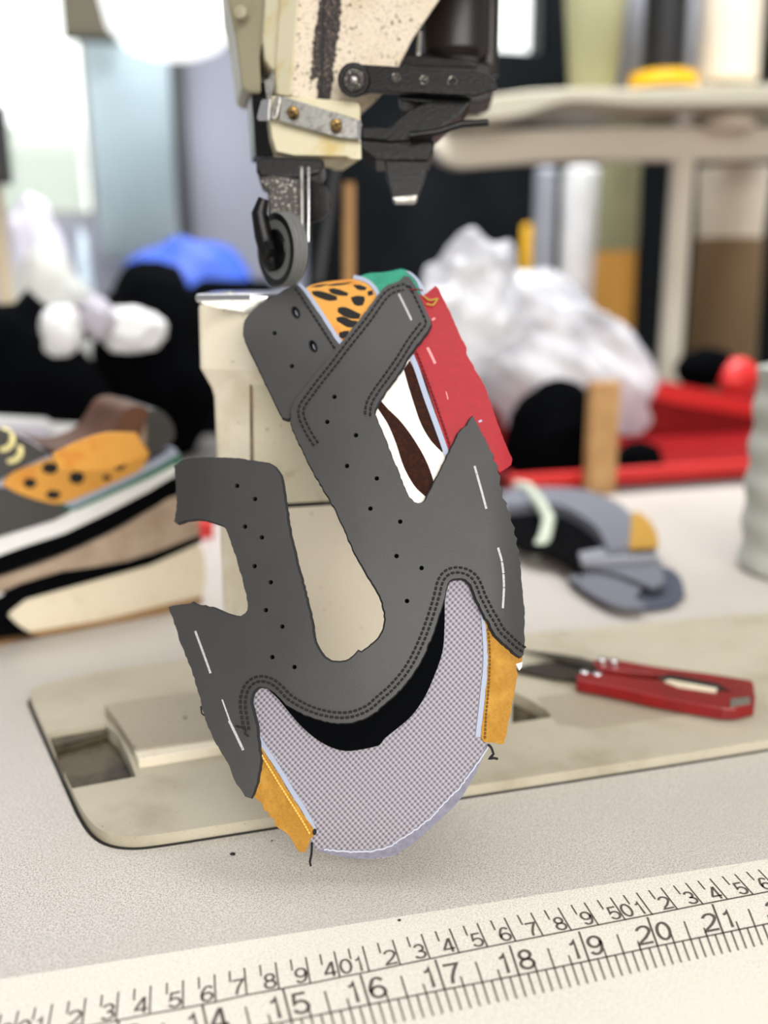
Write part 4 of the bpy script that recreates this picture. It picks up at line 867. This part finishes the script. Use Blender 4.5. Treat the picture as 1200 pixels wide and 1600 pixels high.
lsp = [cs(*[(x+dx, y+dy) for dx, dy in ((-a_, 0), (-a_*.5, -b2), (a_*.6, -b2*.9), (a_, 0), (a_*.4, b2), (-a_*.6, b2*.8))]) for x, y, a_, b2 in ((140, 465, 34, 24), (235, 395, 42, 28), (360, 440, 40, 30), (250, 520, 38, 22), (450, 380, 34, 22), (560, 380, 30, 26), (330, 365, 26, 14), (500, 440, 24, 14))]
panel('leopard_side', cs((10, 470), (60, 420), (160, 380), (250, 345), (370, 300), (450, 260), (600, 240), (680, 290), (700, 330), (660, 400), (560, 450), (400, 520), (290, 560), (200, 550), (80, 510)), SH(-.3), [M['leo'], M['leospot']], sh, inlays=[(s, 1) for s in lsp], thick=.3, grid=10, smooth=False)
panel('leopard_side', cs((250, 330), (370, 270), (500, 230), (640, 230), (690, 330), (500, 400), (280, 400)), lambda x, y: SH(-7.2)(x, y), [M['leo']], sh, thick=.3, grid=10, smooth=False)
panel('grey_vamp', cs((-250, 440), (-100, 470), (0, 490), (80, 515), (200, 545), (290, 575), (330, 600), (250, 640), (150, 670), (0, 715), (-250, 800)), SH(-.2), M['leather'], sh, ext=shE*.8, smooth=False, sm=False)
panel('eyelet_stay', cs((-200, 230), (-60, 190), (20, 215), (100, 250), (200, 310), (225, 335), (120, 385), (30, 430), (-60, 470), (-250, 430)), SH(-.05), M['leather'], sh, thick=.4, smooth=False)
panel('white_piping', cs((228, 328), (252, 342), (200, 375), (100, 420), (20, 482), (-60, 500), (-60, 470), (20, 445), (110, 390), (190, 350)), SH(.0), M['piping'], sh, thick=.4, smooth=False, sm=False)
for x, y in cs((10, 260), (48, 315)):
    c = SH(.12)(x, y); nn = (CAM-c).normalized(); lathe('eyelet', c, nn, [(-.1, .72), (.1, .72), (.14, .5), (.0, .25), (-.05, .05)], M['gold'], sh, 24)
# collar lining: a bent brown sheet between the two sides
cl = cs((215, 300), (300, 318), (380, 310), (450, 285), (500, 250), (545, 190), (580, 130), (625, 105), (680, 105), (700, 130), (680, 190), (640, 280), (590, 335), (500, 362), (380, 352), (270, 335))
panel('collar_lining', cl, SH(-.3), M['brown'], sh, ext=shE*.75, smooth=False)
panel('heel_tab', cs((690, 125), (740, 118), (785, 150), (815, 200), (815, 260), (760, 310), (700, 330), (690, 260)), SH(-.2), M['leather'], sh, ext=shE*.8, bevel=.3, smooth=False)
panel('heel_piping', cs((690, 120), (735, 128), (712, 180), (690, 240), (680, 320), (645, 330), (652, 260), (675, 190)), SH(-.05), M['tan'], sh, thick=.4, smooth=False)
panel('red_heel_label', cs((-60, 690), (10, 683), (38, 700), (0, 714), (-60, 735)), SH(.25), M['redbright'], sh, thick=.3, smooth=False, sm=False)

# separate red strip standing in for the tray rim between upper and post
q0 = G(326, 842)
tag(panel('tray_rim_piece', [(270, 822), (334, 815), (334, 841), (270, 848)], SY(q0.y), M['redbright'], None, sm=False, ext=(0, 1.5, 0), bevel=.15, smooth=False), 'short red plastic strip on the table between sneaker and machine post', 'strip')

# ------------------------------------------------------------------ rear bench and what lies on it
bench = thing('work_bench', (80, 95, -75), 'dark bench standing behind the sewing table', 'bench')
box('bench_top', (-60, 60, -4), (190, 140, -.2), M['floor'], bench)
for x, y in ((-55, 64), (185, 64), (-55, 135), (185, 135)): box('leg', (x-2.5, y-2.5, -75), (x+2.5, y+2.5, -3.9), M['blackmetal'], bench)
def heap(name, c, rad, m, label, cat, group=None, seed=0, amp=.25, sub=4, zmin=0, fr=2.2, rot=0, kind=None):
    bm = bmesh.new(); bmesh.ops.create_icosphere(bm, subdivisions=sub, radius=1)
    vs = []
    for v in bm.verts:
        n_ = noise.fractal(v.co*fr+Vector((seed*7.3, 0, 0)), 1, 2, 3); q = v.co*(1+amp*n_)
        q = Vector((q.x*rad[0], q.y*rad[1], q.z*rad[2])); q.rotate(Matrix.Rotation(rot, 3, 'Y')); q += Vector(c); q.z = max(q.z, zmin+.001*random.random()); vs.append(q)
    fs = [tuple(v.index for v in f.verts) for f in bm.faces]; bm.free()
    return tag(link(name, vs, fs, m, smooth=True, angle=180), label, cat, group)
def at_heap(name, px0, py0, px1, py1, Y, m, label, cat, depth=8, zmin=None, group=None, seed=1, amp=.18, rot=0, fr=2.2):
    a_ = Yp(px0, py0, Y); b2 = Yp(px1, py1, Y); c = (a_+b2)/2
    return heap(name, c, (abs(b2.x-a_.x)/2, depth/2, abs(a_.z-b2.z)/2), m, label, cat, group, seed, amp, zmin=c.z-abs(a_.z-b2.z)/2 if zmin is None else zmin, rot=rot, fr=fr)
at_heap('cloth_heap', -140, 470, 200, 950, 76, M['blackcloth'], 'large heap of black cloth behind the sneaker', 'cloth', 15, -.2, seed=2)
at_heap('cloth_heap', 135, 405, 345, 720, 96, M['blackcloth'], 'peaked bundle of black cloth in front of the blue bag', 'cloth', 14, -.2, seed=5, amp=.12)
at_heap('cloth_heap', 120, 440, 600, 1000, 114, M['blackcloth'], 'black cloth pile right behind the machine post', 'cloth', 12, -.2, seed=8, amp=.1)
at_heap('paper_scrap', 58, 476, 134, 556, 67, M['white'], 'white crumpled scrap on the black cloth, left one', 'scrap', 3, None, seed=3)
at_heap('paper_scrap', 146, 480, 258, 550, 70., M['white'], 'white crumpled scrap lying wide on the black cloth', 'scrap', 3, None, seed=4)
at_heap('paper_scrap', 122, 462, 182, 530, 66, M['mauve'], 'pale mauve scrap leaning between the two white scraps', 'scrap', 3, None, seed=6)
at_heap('cloth_heap', 88, 478, 175, 530, 76, M['maroon'], 'small maroon cloth among the white scraps', 'cloth', 4, None, seed=9)
at_heap('cloth_bag', 165, 372, 425, 640, 132, M['bluebag'], 'bright blue bag lying behind the black cloth', 'bag', 14, -.2, seed=1, amp=.12)
at_heap('cloth_heap', -20, 395, 178, 700, 118, M['greycloth'], 'grey cloth pile below the window', 'cloth', 9, -.2, seed=12)
at_heap('cloth_heap', -10, 305, 128, 640, 134, M['mauve'], 'tall pale bundle in front of the bright window', 'cloth', 9, -.2, seed=13)
at_heap('cloth_heap', 116, 360, 160, 640, 133, M['curtain'], 'pale blue bundle beside the blue bag', 'cloth', 7, -.2, seed=14)
wst = [Yp(-20, 652, 66), Yp(172, 668, 66)]
bxs = thing('white_strip', wst[0], 'white strip with a card lying behind the sneaker', 'strip')
panel('strip', [(-40, 650), (70, 655), (80, 662), (178, 667), (178, 682), (80, 680), (-40, 690)], SY(66), M['white'], bxs, sm=False, thick=.8, smooth=False)
panel('card', [(-40, 662), (76, 668), (80, 700), (-40, 710)], SY(65.2), M['mauve'], bxs, sm=False, thick=.5, smooth=False)
# window corner
cu = []
cur = thing('curtain', Yp(200, 400, 225), 'pale blue sheer curtain hanging at the window', 'curtain')
Vc = []; n_ = 40
for r in range(2):
    for k in range(n_+1):
        x = 141+(270-141)*k/n_; z = Yp(200, 55 if r else 405, 225).z; q = Yp(x, 200, 225); Vc.append(Vector((q.x, 225+1.2*math.sin(k*.9), z)))
Fc = [(k, k+1, n_+2+k, n_+1+k) for k in range(n_)]
oc = link('curtain_cloth', Vc, Fc, M['curtain'], cur, smooth=True, angle=180); sd = oc.modifiers.new('s', 'SOLIDIFY'); sd.thickness = .003
a_ = Yp(88, -60, 215); b2 = Yp(185, 58, 215); 
tag(box('hanging_box', (a_.x, 214, b2.z), (b2.x, 222, a_.z), M['olivebox']), 'dark olive box high in front of the window', 'box') 
c_ = Yp(270, 60, 188); hl = lathe('lamp_shade', Vector((c_.x, 188, Yp(272, 88, 188).z)), (0, 0, 1), [(0, 5), (1.5, 9), (5, 12.5), (12, 14), (18, 14.5)], mat('lit_shade', (1, 1, 1), .6, emis=((1, 1, 1), 1.3)), None, 40)
tag(hl, 'big white glowing lamp shade above the lavender wall', 'lamp')
def bx2(name, x0, x1, y0, y1, Y, m, label, cat, dep=4, bev=.3, group=None):
    a_ = Yp(x0, y0, Y); b2 = Yp(x1, y1, Y); o = box(name, (a_.x, Y, b2.z), (b2.x, Y+dep, a_.z), m, bevel=bev); return tag(o, label, cat, group)
bx2('wooden_post', -60, 18, -80, 480, 110, M['beige'], 'beige post at the far left of the window', 'post')
bx2('black_case', -60, 16, 160, 285, 106, M['blackplastic'], 'black case fixed on the beige post', 'case')

# thread stand with cones, right side
TY = 104
st = thing('thread_stand', (Yp(1065, 560, TY).x, TY, -.2), 'cream metal thread stand with two arms and cones on its tray', 'thread stand')
panel('lower_arm', [(680, 222), (695, 212), (760, 204), (900, 200), (1090, 197), (1330, 196), (1330, 246), (1090, 250), (900, 250), (760, 259), (720, 262), (695, 252), (683, 238)], SY(TY), M['standcream'], st, ext=(0, 3, 0), bevel=.3, smooth=False, step=15)
panel('upper_tray', [(724, 172), (735, 158), (790, 146), (880, 138), (1000, 138), (1200, 131), (1330, 128), (1330, 160), (1200, 165), (1000, 165), (890, 160), (820, 180), (770, 188), (735, 184)], SY(TY-8), M['standgrey'], st, ext=(0, 19, 0), bevel=.3, smooth=False, step=15)
q = Yp(1064, 300, TY+1.5); zt_ = Yp(1064, 248, TY).z
lathe('pole', (q.x, TY+1.5, -.2), (0, 0, 1), [(0, 4), (.8, 4), (1.0, 1.75), (zt_+.2, 1.75)], M['standcream'], st, 28)
lathe('arm_knob', Yp(1068, 186, TY-1), (0, 0, 1), [(-.6, 1.2), (.2, 1.2), (.8, .8), (1.1, .2)], M['white'], st, 20)
lathe('arm_knob', Yp(1140, 196, TY-2), (0, 0, 1), [(-.6, 3.6), (.6, 3.4), (1.8, 2.2), (2.4, .2)], M['beigethread'], st, 24)
def cone(x, yb, yt, rpx_b, rpx_t, Y, m, label, group='thread cones on the stand tray', base=None, core=None, name='thread_cone', cat='thread cone'):
    b0 = Yp(x, yb, Y); t0 = Yp(x, yt, Y); s = (b0-CAM).dot(FW)/FPX; H = t0.z-b0.z
    o = thing(name, b0, label, cat, group); zc = 0
    if base: lathe('base', b0, (0, 0, 1), [(0, base[0]*s), (base[1]*s, base[0]*s*.95)], base[2], o, 28); zc = base[1]*s
    lathe('thread', b0+Vector((0, 0, zc)), (0, 0, 1), [(0, rpx_b*s*.9), (.4, rpx_b*s), (H*.5, (rpx_b+rpx_t)/2*s), (H-zc-.4, rpx_t*s), (H-zc, rpx_t*s*.85)], m, o, 28)
    if core: lathe('core', b0, (0, 0, 1), core[0], core[1], o, 24)
    return o
TC = TY+2
cone(925, 140, -110, 36, 55, TC, M['olive'], 'olive cone of thread on the upper tray, widening upward')
cone(982, 140, -100, 18, 18, TC+5, M['greythread'], 'narrow grey cone of thread between the olive and black ones')
cone(1035, 138, -120, 32, 32, TC-3, M['blackplastic'], 'black spool standing on a yellow base', base=(54, 20, M['yellow']))
cone(1080, 132, -100, 16, 16, TC+5, M['greythread'], 'grey-violet spool just right of the black one')
cone(1136, 131, -120, 46, 44, TC, M['beigethread'], 'large beige cone of thread at the right of the tray')
cone(1215, 129, -120, 24, 24, TC, M['blackplastic'], 'black spool at the right edge behind the beige cone')
# things standing below the arms
def stand(x, yt, r0, r1, Y, m, label, cat, name, group=None, z0=-.2, extra=None):
    t0 = Yp(x, yt, Y); s = (t0-CAM).dot(FW)/FPX; H = t0.z-z0
    o = thing(name, (t0.x, Y, z0), label, cat, group)
    if extra:
        zs = Yp(x, extra[0], Y).z; lathe('thread', (t0.x, Y, zs), (0, 0, 1), [(0, r0*s), (t0.z-zs, r1*s)], m, o, 28)
        lathe('core', (t0.x, Y, z0), (0, 0, 1), [(0, extra[1]*s), (zs-z0, extra[1]*s*.9), (zs-z0+.2, extra[1]*s*.5)], extra[2], o, 28)
    else: lathe('tube_wall', (t0.x, Y, z0), (0, 0, 1), [(0, r0*s), (H-.6, r1*s), (H, r1*s*.7)], m, o, 28)
    return o
stand(853, 262, 17, 17, 130, M['greythread'], 'narrow pale grey tube standing beside the thicker white one', 'tube', 'tube', 'tubes below the stand arm')
stand(910, 262, 30, 30, 130, M['white'], 'thick white tube standing under the lower stand arm', 'tube', 'tube', 'tubes below the stand arm')
stand(975, 150, 34, 30, 121, M['olive'], 'olive thread cone on a tall orange core', 'thread cone', 'thread_cone', None, -.2, (392, 36, M['orange']))
cc = stand(1148, 262, 50, 56, 121, M['beigethread'], 'cream thread cone set in a brown tub', 'thread cone', 'thread_cone', None, -.2, (372, 58, M['brownbox']))
stand(824, 350, 11, 8, 136, M['yellow'], 'small yellow cone low beside the grey tube', 'thread cone', 'thread_cone')
# yellowish rod seen between the needle and the dark partition
q = Yp(543, 290, 60); tag(rod('wooden_rod', (q.x, 62, -.2), Yp(545, 285, 62), .55, M['wood']), 'thin yellow rod upright behind the presser foot', 'rod')
q = Yp(512, 420, 56); tag(rod('metal_rod', Yp(498, 440, 62), Yp(530, 230, 62), .35, M['framedark']), 'thin dark rod slanting behind the needle', 'rod')

# red tray with a plastic bag, cap and a tin
tr = thing('plastic_tray', G(980, 772), 'shallow bright red tray on the bench holding a plastic bag', 'tray')
tf, tb = 62, 88
def TX(x, Y, y=750): return Yp(x, y, Y).x
X0, X1 = TX(800, tf), 128
zR = Yp(900, 738, tf).z; 
def traybox(n, lo, hi, m=M['redplastic']): return box(n, lo, hi, m, tr, bevel=.2)
traybox('tray_floor', (X0, tf, -.1), (X1, tb, .3)); 
traybox('tray_side', (X0, tf, .3), (X1, tf+1, zR), M['redbright'])
zB = Yp(1050, 620, tb).z
traybox('tray_side', (X0, tb-1, .3), (X1, tb, zB)); traybox('tray_side', (X0, tf+1, .3), (X0+1, tb-1, zR)); traybox('tray_side', (X1-1, tf+1, .3), (X1, tb-1, zR))
panel('tray_rim', [(980, 585), (1060, 600), (1180, 625), (1180, 650), (1060, 632), (980, 612)], SY(86), M['redbright'], tr, sm=False, thick=.8, smooth=False)
M['bag'] = mat('clear_plastic_bag', srgb(246, 246, 250), .15, spec=.8, noise_col=(14, srgb(190, 192, 200), .42, .62), trans=.3, alpha=.8, bump=(60, 1))
heap('plastic_bag', Yp(850, 560, 80), (14.5, 4.6, 8.5), M['bag'], 'crumpled clear plastic bag heaped in the red tray', 'plastic bag', None, 21, .38, 5, .4, 1.3, rot=.55)
heap('plastic_bag', Yp(738, 480, 68), (5.6, 2.8, 6.5), M['bag'], 'smaller crumpled plastic bag against the machine side of the tray', 'plastic bag', None, 25, .38, 5, .4, 1.3, rot=.3)
at_heap('cap', 790, 598, 945, 790, 67.6, M['blackcloth'], 'black cap lying in the red tray behind the wooden stick', 'cap', 7, .35, seed=31, amp=.12)
at_heap('cap', 965, 690, 1030, 760, 70, M['blackcloth'], 'small black cloth right of the wooden stick', 'cloth', 5, .35, seed=32, amp=.1)
at_heap('cloth_heap', 1060, 545, 1150, 605, 92, M['blackcloth'], 'small black bundle behind the tray', 'cloth', 5, -.2, seed=33, amp=.1)
at_heap('ball', 1125, 560, 1180, 625, 90, M['redbright'], 'red rounded lump by the pale grey cone', 'lump', 4, None, seed=34, amp=.05)
pS = Yp(946, 780, 59.5)
tag(box('wooden_stick', (Yp(925, 700, 59.5).x, 59.8, -1.5), (Yp(968, 700, 59.5).x, 61.2, Yp(946, 598, 59.5).z), M['wood'], bevel=.1), 'pale wooden stick upright in front of the red tray', 'stick')
# pale grey big cone at the right edge
p_ = G(1245, 890); s = (p_-CAM).dot(FW)/FPX
prof = [(0, 76*s), (.3, 84*s)]; zz = .3; k = 0; Ht = 320*s
while zz < Ht:
    prof.append((zz, (86-10*max(0, zz/Ht-.5)+3*math.sin(zz*2.2))*s)); zz += .35
prof.append((Ht, 60*s))
tag(lathe('thread_cone', p_, (0, 0, 1), prof, M['palegreyroll'], None, 48), 'big pale grey thread cone at the right edge of the table', 'thread cone')
